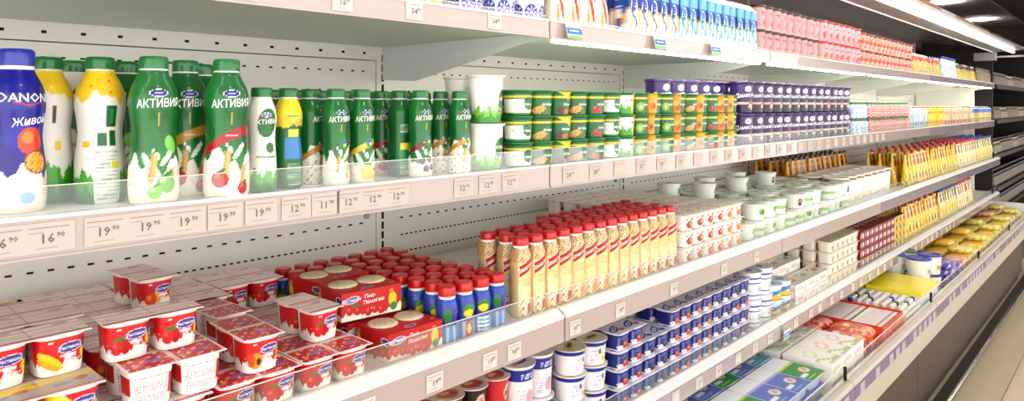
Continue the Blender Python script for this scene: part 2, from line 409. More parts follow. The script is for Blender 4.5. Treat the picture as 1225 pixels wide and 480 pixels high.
# canopy
m_can = mat('canopy_grey', '#8b8982', .3, noise=.04, nscale=5)
m_bronze = mat('bronze_canopy_front', '#2e1e12', .06, metal=.2, noise=.15, nscale=3)
m_recess = mat('canopy_recess_metal', '#857b72', .3, metal=.4, noise=.2, nscale=3)
X0, X1 = UP[0], UP[-1]
part('canopy_underside', MB().prism([(.745, H+.49), (1.0, H+.475), (1.0, H+.487), (.745, H+.502)], X0, X1), m_can, case)
part('canopy_lip', MB().box(X0, X1, 1.0, 1.008, H+.470, H+.52), m_lip, case)
part('canopy_recess', MB().prism([(1.008, H+.52), (WY, H+.60), (WY, H+.62), (1.008, H+.54)], X0, X1), m_recess, case)
part('canopy_fascia', MB().prism([(.725, H+.470), (.745, H+.470), (.745, H+.66), (.725, H+.66)], X0, X1+.4), m_bronze, case)
part('canopy_top', MB().box(X0, X1, .745, WY+.03, H+.64, H+.66), m_bracket, case)
for i, (a, b) in enumerate(BAYS):
    t = part('tube_lamp', MB().tube((a+.01, .86, H+.469), (b-.01, .86, H+.469), .010), m_tube, case)
part('canopy_end_box', MB().box(7.36, 7.455, .98, 1.14, H+.40, H+.469), m_can, case)
part('canopy_crossbar', MB().box(7.43, 7.455, .60, .98, H+.425, H+.44), m_can, case)

# base: tray, front, kick panel, bumper rail
S5 = -1.0
m_base = mat('beige_base_front', '#b8ad9e', .4, noise=.06, nscale=5)
m_mauve = mat('mauve_label_strip', '#6f6580', .35, noise=.15, nscale=6)
m_kick = mat('kick_panel', '#3f2f20', .5, noise=.1, nscale=4)
m_rub = mat('dark_bumper_rubber', '#2b211c', .45, noise=.1)
m_chr = mat('chrome', '#e6e2dc', .15, metal=1)
m_line = mat('grey_price_card', '#a9a2b0', .5)
for bi, (a, b) in enumerate(BAYS):
    A, B = a+.002, b-.002
    ty = part('tray', MB().prism([(.742, H-1.02), (WY-.01, H-1.02), (WY-.01, H+S5), (.757, H+S5), (.757, H-.93), (.742, H-.93)], A, B), m_shelf, case)
    part('base_front', MB().prism([(.716, H-1.07), (.80, H-1.10), (.80, H-1.022), (.7415, H-1.022), (.7415, H-.925), (.722, H-.928), (.716, H-.938)], A, B), m_base, case, bevel=.003)
    st = part('label_strip', MB().box(A, B, .7125, .7155, H-.984, H-.944), m_mauve, case)
    for i in range(int((b-a)/.09)):
        if rim.random() < .8:
            x = A+.05+i*.09; part('price_tag', MB().box(x, x+.05, .7105, .7122, H-.982, H-.946), m_line, st)
    part('clear_riser', MB().box(A+.002, B-.002, .748, .751, H-.93, H-.885), m_glass, ty)
    part('riser_edge', MB().box(A+.002, B-.002, .7477, .7513, H-.885, H-.8835), m_gedge, ty)
    part('kick_panel', MB().box(A, B, .80, .815, .08, H-1.10), m_kick, case)
    part('riser_clip', MB().box(b-.012, b-.002, .738, .746, H-.925, H-.88), m_slot, ty)
part('plinth', MB().box(X0, X1, .83, 1.6, 0.001, .4), m_rub, case)
part('bumper_rail', MB().box(X0, X1+.5, .72, .775, .03, .075), m_rub, case, bevel=.006)
part('bumper_rail', MB().tube((X0, .722, .062), (X1+.5, .722, .062), .011), m_chr, case)
part('end_panel', MB().box(X1-.012, X1, 1.15, WY-.014, H-.84, H+.165), m_panel, case)
part('tray_end_panel', MB().box(X1-.012, X1, .75, 1.6, H-1.0, H-.86), m_lip, case)
for k in (3, 4):
    part('shelf_end_clip', MB().box(X1-.25, X1-.24, SH[k]['f']+.01, SH[k]['f']+.02, H+SH[k]['rt'], H+SH[k]['rt']+.05), m_slot, case)

#GOODS
# ================================================================ goods: shared builders
GOODS = {}
def solid(name, c, rough=.35, coat=.3, **k): return mat(name, c, rough, coat=coat, noise=.03, nscale=30, **k)
m_gcap = solid('green_cap_plastic', '#12803f'); m_rcap = solid('red_cap_plastic', '#c8141c'); m_bcap = solid('blue_cap_plastic', '#2a3fae')
m_wht = solid('white_plastic', '#f4f1ea'); m_pcap = solid('purple_lid_plastic', '#4a2470'); m_kcap = solid('dark_lid_plastic', '#2c2226')
m_ycap = solid('yellow_cap_plastic', '#e8c023'); m_tan = solid('tan_lid_plastic', '#b58a5a')
def cap_mb(r, h, z0, ribs=True, seg=32, col=None):
    mb = MB(); pr = [(r*.99, z0), (r, z0+h*.1), (r, z0+h*.72), (r*.97, z0+h*.86), (r*.9, z0+h*.96), (r*.80, z0+h)]
    a = np.linspace(-PI, PI, seg, endpoint=False); pr = np.array(pr)
    wv = 1+(.012*np.cos(a*seg/2) if ribs else 0*a)
    V = np.stack([pr[:, :1]*wv*np.sin(a), -pr[:, :1]*wv*np.cos(a), np.repeat(pr[:, 1:], seg, 1)], -1).reshape(-1, 3); m = len(pr)
    mb.add(V, [(i*seg+j, i*seg+(j+1) % seg, (i+1)*seg+(j+1) % seg, (i+1)*seg+j) for i in range(m-1) for j in range(seg)])
    mb.add(V[-seg:], [tuple(range(seg))], smooth=False); mb.add(V[:seg], [tuple(reversed(range(seg)))], smooth=False)
    return mb
def bottle(name, zs, rs, dz, seg, paint, base, cap, neck=None, n=2, ky=1):
    r = empty(name); mb = MB(); loft(mb, smooth_prof(zs, rs, dz), seg, paint, base, n, ky); mb.build('bottle_body', M_PRINT, r)
    cr, ch, cz, cm = cap
    if neck: cap_mb(neck, .006, cz-.0055, False, 24).build('neck_ring', m_wht, r)
    cap_mb(cr, ch, cz).build('cap', cm, r); return r

# ---------------------------------------------------------------- big and small drinking-yogurt bottles
BZ = [0, .004, .012, .03, .06, .085, .10, .118, .138, .155, .168, .178, .186, .192]
BR = [.028, .0315, .0328, .0335, .0325, .0295, .0282, .0298, .0325, .0322, .0285, .0235, .0195, .0180]
SZ = [0, .003, .01, .03, .055, .075, .088, .102, .118, .13, .14, .148, .154]
SR = [.020, .0225, .0235, .0238, .0228, .0212, .0206, .0216, .0232, .0225, .0196, .0164, .0150]
def splash(p, h, c='#f3efe4', ph=0):
    p.below(h, .010, 95, c, ph); p.ell(.012, h+.012, .004, .016, c, -.7); p.ell(-.016, h+.006, .004, .014, c, .5); p.ell(-.002, h+.014, .0035, .006, c, .3); p.below(h*.7, .012, 70, '#e4dccb', ph+1); p.below(h*.62, .012, 75, c, ph+1.2); p.ell(.022, h+.02, .002, .003, c); p.ell(-.008, h+.022, .002, .0025, c)
def wheat(p, x, z, n, s, c='#c9a256'):
    for i in range(n):
        p.ell(x+i*.12*s, z+i*.9*s, .45*s, .8*s, c, .5); p.ell(x+i*.12*s+.5*s, z+i*.9*s, .4*s, .8*s, '#d8b876', -.6)
def fruit(p, x, z, r, c, hi, leaf=True):
    p.ell(x, z, r, r*.95, c); p.ell(x-r*.3, z+r*.35, r*.35, r*.25, hi, .5)
    if leaf: p.ell(x+r*.2, z+r*1.0, r*.5, r*.2, '#3f8a35', .4)
def logo(p, x, z, s):
    p.ell(x, z, .013*s, .0055*s, '#f1f1f5'); p.ell(x, z, .012*s, .0047*s, '#27318c'); p.rect(x-.007*s, x+.007*s, z-.0008*s, z+.0012*s, '#cdd2ee')
def act(kind, s=1.0, band=None):
    """print of the green probiotic bottles; s scales from the big to the small bottle"""
    def f(p):
        if kind in ('green', 'band', 'oat', 'lemon', 'straw', 'cherry', 'oats'):
            p.put(np.sin(p.S*70+p.Z*25) > .5, '#0f8a3c', .55); p.put(p.Z < .075*s, '#1c9a45', .5)
            tall = dict(green=.055, band=.06, oat=.06, lemon=.05, straw=.05, cherry=.05, oats=.07)[kind]*s
            splash(p, tall, '#f2eee2', len(kind))
            if band: p.band(.088*s, .103*s, band, .35, -4); p.rect(-.01*s, .012*s, .094*s, .0965*s, '#f4ead0', .7)
            if kind in ('green', 'oat', 'band', 'oats'):
                wheat(p, -.012*s, .035*s, 7, .0062*s); wheat(p, .014*s, .02*s, 6, .006*s)
            if kind == 'green': fruit(p, .010*s, .03*s, .014*s, '#7cc24a', '#d6f0a0'); fruit(p, -.006*s, .018*s, .010*s, '#8fce50', '#e2f4b0'); p.ell(.02*s, .085*s, .010*s, .013*s, '#8ccf63', .5)
            if kind == 'oats': p.speck(p.Z < .06*s, '#c49a5a', 380, .7, 2)
            if kind == 'lemon': fruit(p, 0, .026*s, .02*s, '#f3d21c', '#fdf3a0', False); fruit(p, .02*s, .02*s, .014*s, '#eec411', '#fbeb80')
            if kind == 'straw': fruit(p, -.012*s, .025*s, .014*s, '#c81d24', '#ec6a60'); fruit(p, .012*s, .02*s, .013*s, '#d2232a', '#f08070')
            if kind == 'cherry':
                for x, z in ((-.014, .045), (.008, .05), (-.002, .025), (.018, .028)): fruit(p, x*s, z*s, .0095*s, '#4c1030', '#a05070', False)
            if kind == 'band': fruit(p, -.018*s, .03*s, .013*s, '#c2202a', '#ee7a6a'); fruit(p, .018*s, .016*s, .010*s, '#c2202a', '#ee7a6a')
            logo(p, 0, .158*s if s > .9 else .128, s); p.text('АКТИВИЯ', .001, .143*s if s > .9 else .1155, .0165*s if s > .9 else .0130, '#f6f6ee', .12, .05, .80)
            if s < .9: p.ell(.006, .072, .009, .009, '#1f9a4a'); p.ell(.006, .073, .006, .0055, '#2a5fc0'); p.ell(.008, .0705, .004, .003, '#f2e04a')
            p.rect(-.0012*s, .0012*s, .112*s if s > .9 else .094, .13*s if s > .9 else .106, '#d9c04a', .9)
        if kind == 'white':
            p.below(.045*s, .008*s, 220*1/s, '#6fb840', 1); p.below(.022*s, .006*s, 300, '#2f8f35', 2)
            p.ell(.002, .135*s if s > .9 else .112, .024*s, .033*s, '#128040', -.25); p.ell(.01*s, .10*s, .012*s, .012*s, '#128040', .3)
            logo(p, 0, .152*s if s > .9 else .125, .9*s); p.text('АКТИВИЯ', .001, .136*s if s > .9 else .1135, .0135*s+.0005, '#f6f6ee', .12, .05)
            p.text('Натуральная', 0, .08*s, .0075*s, '#2a4030', .2)
        if kind == 'whiteyellow':
            p.below(.05*s, .008, 200, '#5db43c', 1); p.below(.025, .006, 300, '#2c8a34', 2)
            p.above(.155, .004, 120, '#f2d435', 1); p.rect(.004, .009, .115, .14, '#2a2a2a'); p.rect(.008, .016, .075, .09, '#f0d21f')
        if kind == 'whiteback':
            p.below(.042, .006, 220, '#57b23c', 1); p.below(.02, .006, 300, '#2c8a34', 2); p.above(.152, .006, 110, '#f2cf2c', 2)
            p.speck((p.Z > .155), '#d9682a', 330, 1.25, 1)
            p.rect(.004, .02, .11, .14, '#17753c'); p.rect(.009, .015, .115, .135, '#3a9a5a'); p.rect(-.008, .006, .083, .102, '#17753c'); p.rect(.009, .02, .083, .105, '#17753c')
            p.put((p.S > -.012) & (p.S < .024) & (p.Z < .08), '#eef0ea', .9); p.lines(-.009, .022, .006, .078, 13, '#7f9a86', .7); p.rect(.012, .022, .05, .06, '#e6dd3a')
            p.rect(-.03, -.018, .08, .09, '#eec92c')
        if kind == 'back':
            p.rect(-.014, .014, .03, .06, '#2aa05a'); p.rect(-.012, .012, .064, .085, '#0e6a34'); p.lines(-.012, .012, .005, .03, 6, '#cfe6d2', .7); p.lines(-.012, .012, .088, .105, 5, '#cfe6d2', .6); p.rect(-.012, .014, .053, .066, '#e9dc3c')
        if kind == 'yellowback':
            p.above(.105, .002, 120, '#e9d63a', 1); p.lines(-.016, .016, .108, .125, 5, '#2f7a3c', .7); p.rect(-.018, .018, .05, .085, '#3f8fc6'); p.rect(-.012, .01, .088, .10, '#e5df55'); p.lines(-.014, .014, .006, .045, 9, '#c9dfcc', .6)
    return f
def blue_big(p):
    p.put(p.Z > .1, '#1c22a8', .5); p.below(.055, .006, 130, '#efe6e0', 2); p.ell(.0, .1, .03, .02, '#2a2ab8', .3, .5)
    p.ell(.004, .094, .018, .018, '#d8551f'); p.ell(.0, .099, .009, .008, '#f09040', .3); p.ell(.01, .066, .0165, .0155, '#9a3a4a'); p.ell(.01, .066, .0145, .0135, '#e9b23a')
    p.speck(((p.S-.01)/.0145)**2+((p.Z-.066)/.0135)**2 < 1, '#5c3a18', 800, .9, 1); p.lines(.018, .035, .01, .05, 7, '#dba05a', .6); p.ell(-.003, .02, .009, .008, '#9cc7e8')
    p.text('DANONE', -.001, .150, .0165, '#f4f4fa', 0, 0); p.text('Живой', .004, .120, .015, '#f4f4fa', .25, .12)
    p.put((p.Z > .139+.3*np.abs(p.S)) & (p.Z < .1412+.3*np.abs(p.S)) & (np.abs(p.S) < .018), '#d23038')
m_gc2 = m_gcap
def bigb(name, kind, base, band=None): return bottle(name, BZ, BR, .0017, 120, act(kind, 1.0, band), base, (.0192, .0175, .193, m_gcap), .0186)
def smallb(name, kind, base, band=None): return bottle(name, SZ, SR, .0016, 84, act(kind, .72, band), base, (.0165, .015, .1545, m_gcap), .0156)
NM = 'drinking_yogurt_bottle'
G = '#0b7436'
big = dict(blue=bottle(NM, BZ, BR, .0017, 120, blue_big, '#161a92', (.0205, .022, .193, m_bcap), .0196),
           whiteyellow=bigb(NM, 'whiteyellow', '#f1eee6'), white=bigb(NM, 'white', '#f1eee6'), whiteback=bigb(NM, 'whiteback', '#f1eee6'),
           green=bigb(NM, 'green', G), gold=bigb(NM, 'band', G, '#c79a3a'), red=bigb(NM, 'band', G, '#b3202c'))
sml = dict(w=smallb(NM, 'white', '#f1eee6'), yb=smallb(NM, 'yellowback', G), g=smallb(NM, 'back', G), oat=smallb(NM, 'oat', G), oats=smallb(NM, 'oats', G, '#c79a3a'),
           lemon=smallb(NM, 'lemon', G, '#e5c43a'), straw=smallb(NM, 'straw', G, '#b3202c'), cherry=smallb(NM, 'cherry', G, '#8a1c3c'))
S2 = -.1405
gA = 'large drinking yogurt bottles on the upper shelf'
for u, y, k, rz, lb in [
    (20, 1.10, 'blue', .42, 'tall deep blue bottle with peach and passion fruit print, far left'),
    (57, 1.175, 'whiteyellow', 0, 'tall white bottle with yellow shoulder and green cap right behind blue bottle'),
    (88, 1.24, 'white', .1, 'tall white bottle with green oval emblem in second row'),
    (120, 1.12, 'whiteback', 0, 'tall white bottle showing its green printed back panel, yellow shoulder'),
    (150, 1.205, 'green', -.5, 'tall green bottle mostly hidden behind white one with back panel'),
    (184, 1.05, 'green', .05, 'tall green bottle with green apple print, foremost in its row'),
    (222, 1.105, 'gold', 0, 'tall green bottle with gold diagonal band'),
    (241, 1.19, 'green', -.3, 'tall green bottle peeping out behind gold and red banded ones'),
    (271, 1.035, 'red', 0, 'tall green bottle with red diagonal band and strawberries'),
    (76, 1.33, 'green', 0, 'green capped bottle deep on shelf behind two white ones'),
    (166, 1.31, 'green', .2, 'green capped tall bottle deep behind apple printed one')]:
    put(big[k], (X(u, y), y, S2), rz-.18, lb, 'bottle', gA)
gB = 'small drinking yogurt bottles on the upper shelf'
for u, y, k, rz, lb in [
    (313, 1.06, 'w', 0, 'small white bottle with green oval emblem and grassy foot'),
    (345, 1.075, 'yb', .1, 'small green bottle turned to yellow and blue back print'),
    (371, 1.11, 'oats', .8, 'small green bottle with wheat, third in small front row'),
    (402, 1.055, 'oat', 0, 'small green bottle with lime and wheat print'),
    (433, 1.06, 'lemon', 0, 'small green bottle with lemons and yellow band'),
    (456, 1.145, 'straw', 0, 'small green bottle with strawberries behind lemon one'),
    (478, 1.09, 'g', 0, 'small green bottle showing green back panel beside cherry one'),
    (503, 1.045, 'cherry', 0, 'small bottle with dark cherries and wine red band'),
    (527, 1.10, 'oats', 0, 'small bottle with oats and gold band, second from big white tubs'),
    (550, 1.05, 'oats', .05, 'small bottle with oats and gold band beside big white tubs')]:
    put(sml[k], (X(u, y), y, S2), rz-.12, lb, 'bottle', gB)
for i, x in enumerate(np.arange(.64, 1.12, .0525)):
    put(sml[['oat', 'lemon', 'g', 'straw'][i % 4]], (x, 1.205, S2), .2, 'small green capped bottle, %s from left in hidden back row' % ordw(i), 'bottle', gB)

# ---------------------------------------------------------------- cups
def cup(name, r0, r1, h, paint, base, lidpaint=None, lidbase='#f4f2ee', lidm=None, seg=64, dz=.0016, rimw=.0022, n=2, lidh=.0016, lidname='foil_lid', rimmat=None):
    r = empty(name); mb = MB()
    z = np.arange(0, h-.004, dz); rr = r0+(r1-r0)*(z/h)**.9; rr[0] *= .95
    pr = list(zip(rr, z))+[(r1+rimw*.4, h-.0035), (r1+rimw, h-.0028), (r1+rimw, h-.001), (r1+rimw*.5, h-.0006)]
    loft(mb, pr, seg, paint, base, n); mb.build('cup_body', M_PRINT, r)
    R = r1+rimw
    if lidm is None:
        lb = MB(); k = 14; V = []; F = []; cs = []
        for i in range(k+1):
            q = R*1.03*i/k; zz = h+lidh*(1-(.15 if i == k else 0)) - (.0006 if 3 < i < k-2 else 0)
            for j in range(40):
                a = 2*PI*j/40; f = (abs(math.cos(a))**n+abs(math.sin(a))**n)**(-1/n); V.append((q*f*math.sin(a), -q*f*math.cos(a), zz))
        F = [(i*40+j, i*40+(j+1) % 40, (i+1)*40+(j+1) % 40, (i+1)*40+j) for i in range(k) for j in range(40)]
        F = [tuple(reversed(f)) for f in F]
        Va = np.array(V); p = P(Va[:, 0], Va[:, 1], lidbase)
        if lidpaint: lidpaint(p)
        lb.add(V, F, p.C)
        e = Va[-40:].copy(); e2 = e.copy(); e2[:, 2] = h-.0004
        lb.add(np.vstack([e, e2]), [(j, (j+1) % 40, 40+(j+1) % 40, 40+j) for j in range(40)], np.tile(lin(lidbase), (80, 1)))
        for (t, x, zq, hh, c, sh, rot, sx) in p.T:
            v, tr = text_tris(t); vx = (v[:, 0]+sh*v[:, 1])*hh*sx; vz = v[:, 1]*hh; cr, sr = math.cos(rot), math.sin(rot)
            lb.add(np.stack([x+vx*cr-vz*sr, zq+vx*sr+vz*cr, np.full(len(v), h+lidh+.0003)], -1), tr, c, False)
        lb.build(lidname, M_FOIL, r)
    else:
        c = MB(); pr = [(R*1.0, h-.004), (R*1.03, h-.0035), (R*1.03, h+.003), (R*.99, h+.0045), (R*.93, h+.0045), (R*.91, h+.0025), (0.001, h+.0025)]
        loft(c, pr, 40, None, '#ffffff', n, close_bot=False); c.build('snap_lid', lidm, r)
    return r
# green yogurt cups, three high
def gcup(kind):
    def f(p):
        p.below(.038, .0, 10, '#eef0e6') if kind == 'spoon' else None
        p.band(.040, .046, '#e8d43c')
        if kind == 'spoon':
            p.put(p.Z < .007, '#128040'); p.ell(-.013, .022, .014, .006, '#b9bdb8', -.5); p.ell(-.013, .022, .011, .004, '#f8f8f4', -.5); p.ell(.017, .028, .017, .015, '#128040', -.2)
        if kind == 'cereal': p.ell(-.012, .014, .02, .008, '#d8b06a', .2); p.speck(p.Z < .016, '#b98848', 500, .6)
        if kind == 'prune': p.put(p.Z+p.S*.5 > .045, '#e8d43c'); p.ell(-.01, .012, .014, .008, '#6a3020'); p.ell(.008, .010, .01, .006, '#d0762c')
        if kind == 'berry': fruit(p, -.01, .014, .010, '#c22128', '#ef7a66'); fruit(p, .006, .011, .007, '#c22128', '#ef7a66')
        if kind == 'kiwi': p.ell(-.012, .02, .013, .013, '#8fc43a'); p.ell(-.012, .02, .005, .005, '#eef3c0')
        if kind == 'mango': p.put(p.S < -.002, '#f1b81c'); p.ell(-.015, .022, .011, .011, '#ee8a1c'); p.ell(-.013, .022, .004, .005, '#7a3412')
        if kind == 'grass': p.put(p.Z < .05, '#eff0e6'); p.below(.02, .004, 260, '#58b03a', 1); p.put(p.S > .014, '#e8c423')
        if kind == 'peach': p.put(p.S < .0, '#f0a41c'); p.ell(-.012, .02, .012, .012, '#e2661c'); p.ell(-.02, .03, .01, .008, '#f5cf3a')
        if kind not in ('grass',): p.ell(.012, .026, .011, .009, '#1a8a48'); p.text('Активия', .012, .026, .0085, '#f6f6ee', .15)
        p.ell(.012, .037, .006, .0025, '#27318c')
    return f
gk = ['spoon', 'cereal', 'prune', 'cereal', 'berry', 'spoon', 'grass', 'kiwi', 'mango', 'kiwi', 'peach', 'cereal', 'mango', 'berry', 'peach', 'mango']
gd = dict(spoon='white spoon', cereal='cereal', prune='prune', berry='strawberry', grass='grass and yellow', kiwi='kiwi', mango='mango', peach='peach')
gp = {k: cup('yogurt_cup', .0285, .0325, .0565, gcup(k), '#128040', None, '#e6e8e0', seg=64, lidbase=None) if False else cup('yogurt_cup', .0285, .0325, .0565, gcup(k), '#0e7a3c', lambda p: p.ell(0, 0, .03, .03, '#dfe8dc'), '#14813f', seg=64) for k in gd}
for j, y in enumerate((1.037, 1.108)):
    for i in range(16):
        for l in range(3):
            k = gk[(i+j*3) % 16]
            put(gp[k], (1.140+.0698*i+(.02 if j else 0), y+random.uniform(-.002, .002), S2+.0583*l), random.uniform(-.5, -.2),
                'green yogurt cup, %s print, %s from left, %s%s' % (gd[k], ordw(i), rowname(j), layer(l, 3)), 'yogurt cup', 'stacked green yogurt cups on the upper shelf')
# big white flared tubs left of them
def flare(p):
    p.below(.03, .006, 200, '#8cc653', 1); p.below(.016, .004, 260, '#4c9e38', 2)
    p.ell(.016, .052, .018, .022, '#128040', -.5); p.text('Активия', .016, .052, .0125, '#f6f6ee', .15); p.text('Натуральный', .012, .026, .0055, '#3b6a46', .1); p.rect(-.022, -.014, .07, .08, '#b9c0b4', .7)
bt = cup('yogurt_tub', .0335, .0385, .100, flare, '#f3f1ea', lambda p: p.ell(0, 0, .03, .03, '#fbfaf6'), '#f3f1ea', seg=88, rimw=.0042)
for l in range(2):
    put(bt, (1.045, 1.045, S2+.1025*l), .25*l-.1, 'large white yogurt tub with grass print%s beside green bottles' % [', lower of two', ', upper of two'][l], 'yogurt tub', 'large white tubs between bottles and green cups')
    put(bt, (1.065, 1.14, S2+.1025*l), 0, 'large white yogurt tub standing behind the front pair%s' % [', lower', ', upper'][l], 'yogurt tub', 'large white tubs between bottles and green cups')

# ---------------------------------------------------------------- purple dessert tubs
def purple(v):
    def f(p):
        p.put(p.Z < .03, '#2f1434', .7); p.band(.030, .039, ['#e8d9c6', '#e2b9a6', '#d9c9b0'][v])
        p.ell(0, .085, .014, .010, '#f1e9f2'); p.ell(0, .085, .010, .005, '#c9b4d4'); p.text('Даниссимо', .002, .064, .019, '#f8f4fa', .25, .08)
        p.ell(.016, .028, .010, .017, ['#c98a4a', '#c33a2a', '#8a4a2a'][v], .4); p.ell(.014, .022, .011, .009, '#f2e3cb'); p.ell(.012, .018, .005, .005, '#5a2a1a')
    return f
pt = [cup('dessert_tub', .0355, .041, .107, purple(v), '#43206a', seg=72, dz=.002, lidm=m_pcap) for v in range(3)]
gi = 0
for j, y in enumerate((1.052, 1.148)):
    xs = np.arange(2.335, 3.45, .0895) if j == 0 else np.arange(1.93, 3.45, .092)
    for i, x in enumerate(xs):
        for l in range(2):
            v = (i//3+l) % 3
            put(pt[v], (x, y, S2+.1125*l), random.uniform(-.6, -.2), 'purple dessert tub with %s band, %s from left, %s%s' % (['cream', 'pinkish', 'beige'][v], ordw(i), rowname(j), layer(l, 2)), 'dessert tub', 'purple dessert tubs on the upper shelf')

# ---------------------------------------------------------------- generic far goods
def carton(name, w_, d_, h, front, base, capm=None, nx=10, nz=26, capr=.012):
    """drink carton with gable shoulder and a screw cap"""
    r = empty(name); mb = MB(); hb = h*.86
    slab(mb, w_, d_, 0, hb, None, front, base, nx, 3, nz)
    g = MB(); g.prism([(-d_/2, hb), (d_/2, hb), (0.003, h*.98), (0.003, h), (-.003, h), (-.003, h*.98)], -w_/2, w_/2, lin(base))
    mb.build('carton_body', M_CARD, r); g.build('gable_top', M_CARD, r)
    if capm: cap_mb(capr, .012, 0, False, 16).build('cap', capm, r).location = (0, -d_*.2, h*.885)
    return r
def pouch(name, w_, d_, h, paint, base, capm=None, dz=.006, seg=40):
    """stand-up pouch: full foot, flat sealed top"""
    r = empty(name); mb = MB(); z = np.arange(0, h+1e-6, dz); f = lambda q: 1-.93*min(1, max(0, q/h))**1.5
    pr = [(w_/2*(.93+.07*math.sin(PI*min(1, q/h*1.1))) if q > .002 else w_/2*.85, q) for q in z]
    loft(mb, pr, seg, paint, base, 3.2, 1, kyf=lambda q: d_/w_*f(q)); mb.build('pouch_body', M_BAG, r)
    if capm: cap_mb(.011, .018, h-.002, False, 14).build('spout_cap', capm, r)
    else: MB().box(-w_*.46, w_*.46, -.0012, .0012, h-.004, h+.008, lin(base)).build('top_seal', M_BAG, r)
    return r
def minib(name, paint, base, capm, h=.078, r_=.021, seg=32, dz=.003):
    z = [0, h*.04, h*.3, h*.5, h*.66, h*.76, h*.84]; rr = [r_*.85, r_, r_, r_*.93, r_, r_*.8, r_*.55]
    return bottle(name, z, rr, dz, seg, paint, base, (r_*.62, h*.15, h*.845, capm))
def dots(cols, bg_top=None, f=260, th=.5, z0=0, z1=.05):
    def g(p):
        if bg_top: p.above(z1, .003, 150, bg_top)
        for i, c in enumerate(cols): p.speck((p.Z > z0) & (p.Z < z1), c, f*(1+.2*i), th, i*2.1)
    return g
def rowof(protos, descs, x0, x1, dx, y, z, cat, group, levels=1, lh=0, j=0, rzs=.15, fmt='%s, %s from left, %s%s', start=0):
    i = 0; x = x0
    while x <= x1+1e-6:
        for l in range(levels):
            q = (i*3+l*2+j) % len(protos) if len(protos) > 1 else 0
            put(protos[q], (x, y+random.uniform(-.003, .003), z+lh*l), random.uniform(-rzs, rzs), fmt % (descs[q], ordw(i+start), rowname(j), layer(l, levels)), cat, group)
        x += dx; i += 1
# upper shelf beyond the purple tubs
b1 = minib('mini_drink_bottle', dots(['#5f9fd0', '#ffffff'], '#eef3f6', z1=.06), '#bcd8ec', m_gcap)
b2 = minib('mini_drink_bottle', dots(['#d2303a', '#f6e6e0', '#c02030'], '#e0c4bd', z1=.066, th=.0), '#dcb0a8', m_gcap)
b3 = minib('mini_drink_bottle', dots(['#d2303a', '#f6e6e0', '#c02030'], '#e0c4bd', z1=.066, th=.0), '#dcb0a8', m_rcap)
for j, y in enumerate((1.03, 1.078, 1.126)):
    rowof([b1], ['mini bottle with pale blue label'], 3.49, 3.70, .046, y, S2, 'drink bottle', 'pale blue mini bottles beyond the purple tubs', 2, .0785, j)
    rowof([b2] if j < 2 else [b3], ['mini bottle with red fruit label'], 3.76, 4.50, .046, y, S2, 'drink bottle', 'red labelled mini bottles beyond the purple tubs', 2, .0785, j)
def cw(p): p.put(p.Z > .085, '#e6edf2'); p.ell(0, .05, .022, .03, '#c3d8e8'); p.ell(.008, .03, .014, .012, '#2f4a6a'); p.rect(-.02, .02, .0, .012, '#86b86a')
def cy(p): p.put(np.sin(p.S*150) > .2, '#f6dc3a', .8); p.ell(0, .03, .018, .016, '#e58a1c'); p.rect(-.018, .018, .085, .10, '#b5302a')
def cr_(p): p.ell(-.002, .022, .02, .014, '#d65a32'); p.ell(.006, .085, .01, .012, '#c9302a'); p.rect(-.02, .02, .05, .056, '#9cb870')
def cb_(p): p.put(p.Z > .08, '#3a55b8'); p.speck(p.Z > .08, '#8fd0ee', 300, .5); p.speck(p.Z < .07, '#b6a040', 260, .6); p.rect(-.02, .02, .03, .036, '#d9a02c')
c1 = carton('drink_carton', .062, .062, .135, cw, '#cfdbe0', m_rcap); c2 = carton('drink_carton', .062, .062, .135, cy, '#f0cf2a', m_rcap)
c3 = carton('drink_carton', .062, .062, .135, cr_, '#dfc9ab', m_rcap); c4 = carton('drink_carton', .062, .062, .130, cb_, '#d9cc8a', m_bcap)
for j, y in enumerate((1.045, 1.12)):
    rowof([c1], ['pale blue drink carton'], 4.58, 4.93, .068, y, S2, 'carton', 'pale blue cartons on the upper shelf', 1, 0, j)
    rowof([c2], ['bright yellow drink carton'], 5.0, 5.42, .07, y, S2, 'carton', 'yellow cartons on the upper shelf', 1, 0, j)
    rowof([c3], ['cream carton with orange fruit print'], 5.5, 6.45, .072, y, S2, 'carton', 'cream cartons on the upper shelf', 1, 0, j)
    rowof([c4], ['pale yellow carton with blue top'], 6.53, 7.38, .07, y, S2, 'carton', 'blue topped cartons on the upper shelf', 1, 0, j)

# ---------------------------------------------------------------- top shelf goods
S1 = .1855
def motif(p):
    for x in (-.06, -.02, .02, .06, .1, -.1):
        p.ell(x, .024, .018, .0185, '#33359c')
        for t in range(8): a = t*PI/4; p.ell(x+.011*math.cos(a), .024+.011*math.sin(a), .0045, .0022, '#cfd3f2', a)
        p.ell(x, .024, .004, .004, '#cfd3f2')
    p.put(p.Z > .07, '#33359c')
tb = cup('sour_cream_tub', .036, .041, .098, motif, '#f4f4f2', seg=110, dz=.0018, lidm=m_wht)
def ymot(p): p.speck(p.Z < .08, '#e9a92c', 260, .3); p.ell(0, .05, .02, .012, '#c8402a')
ty_ = cup('sour_cream_tub', .033, .038, .08, ymot, '#f2dc8c', seg=60, dz=.003, lidm=m_ycap)
put(ty_, (X(508, 1.05), 1.05, S1), 0, 'yellow printed tub left of the blue patterned ones on top shelf', 'tub', 'tubs on the top shelf')
for i, x in enumerate(np.arange(.985, 1.21, .098)):
    for j, y in enumerate((1.045, 1.135)):
        put(tb, (x, y, S1), random.uniform(-.3, .3), 'white tub with dark blue round folk motifs, %s from left, %s' % (ordw(i), rowname(j)), 'tub', 'blue patterned tubs on the top shelf')
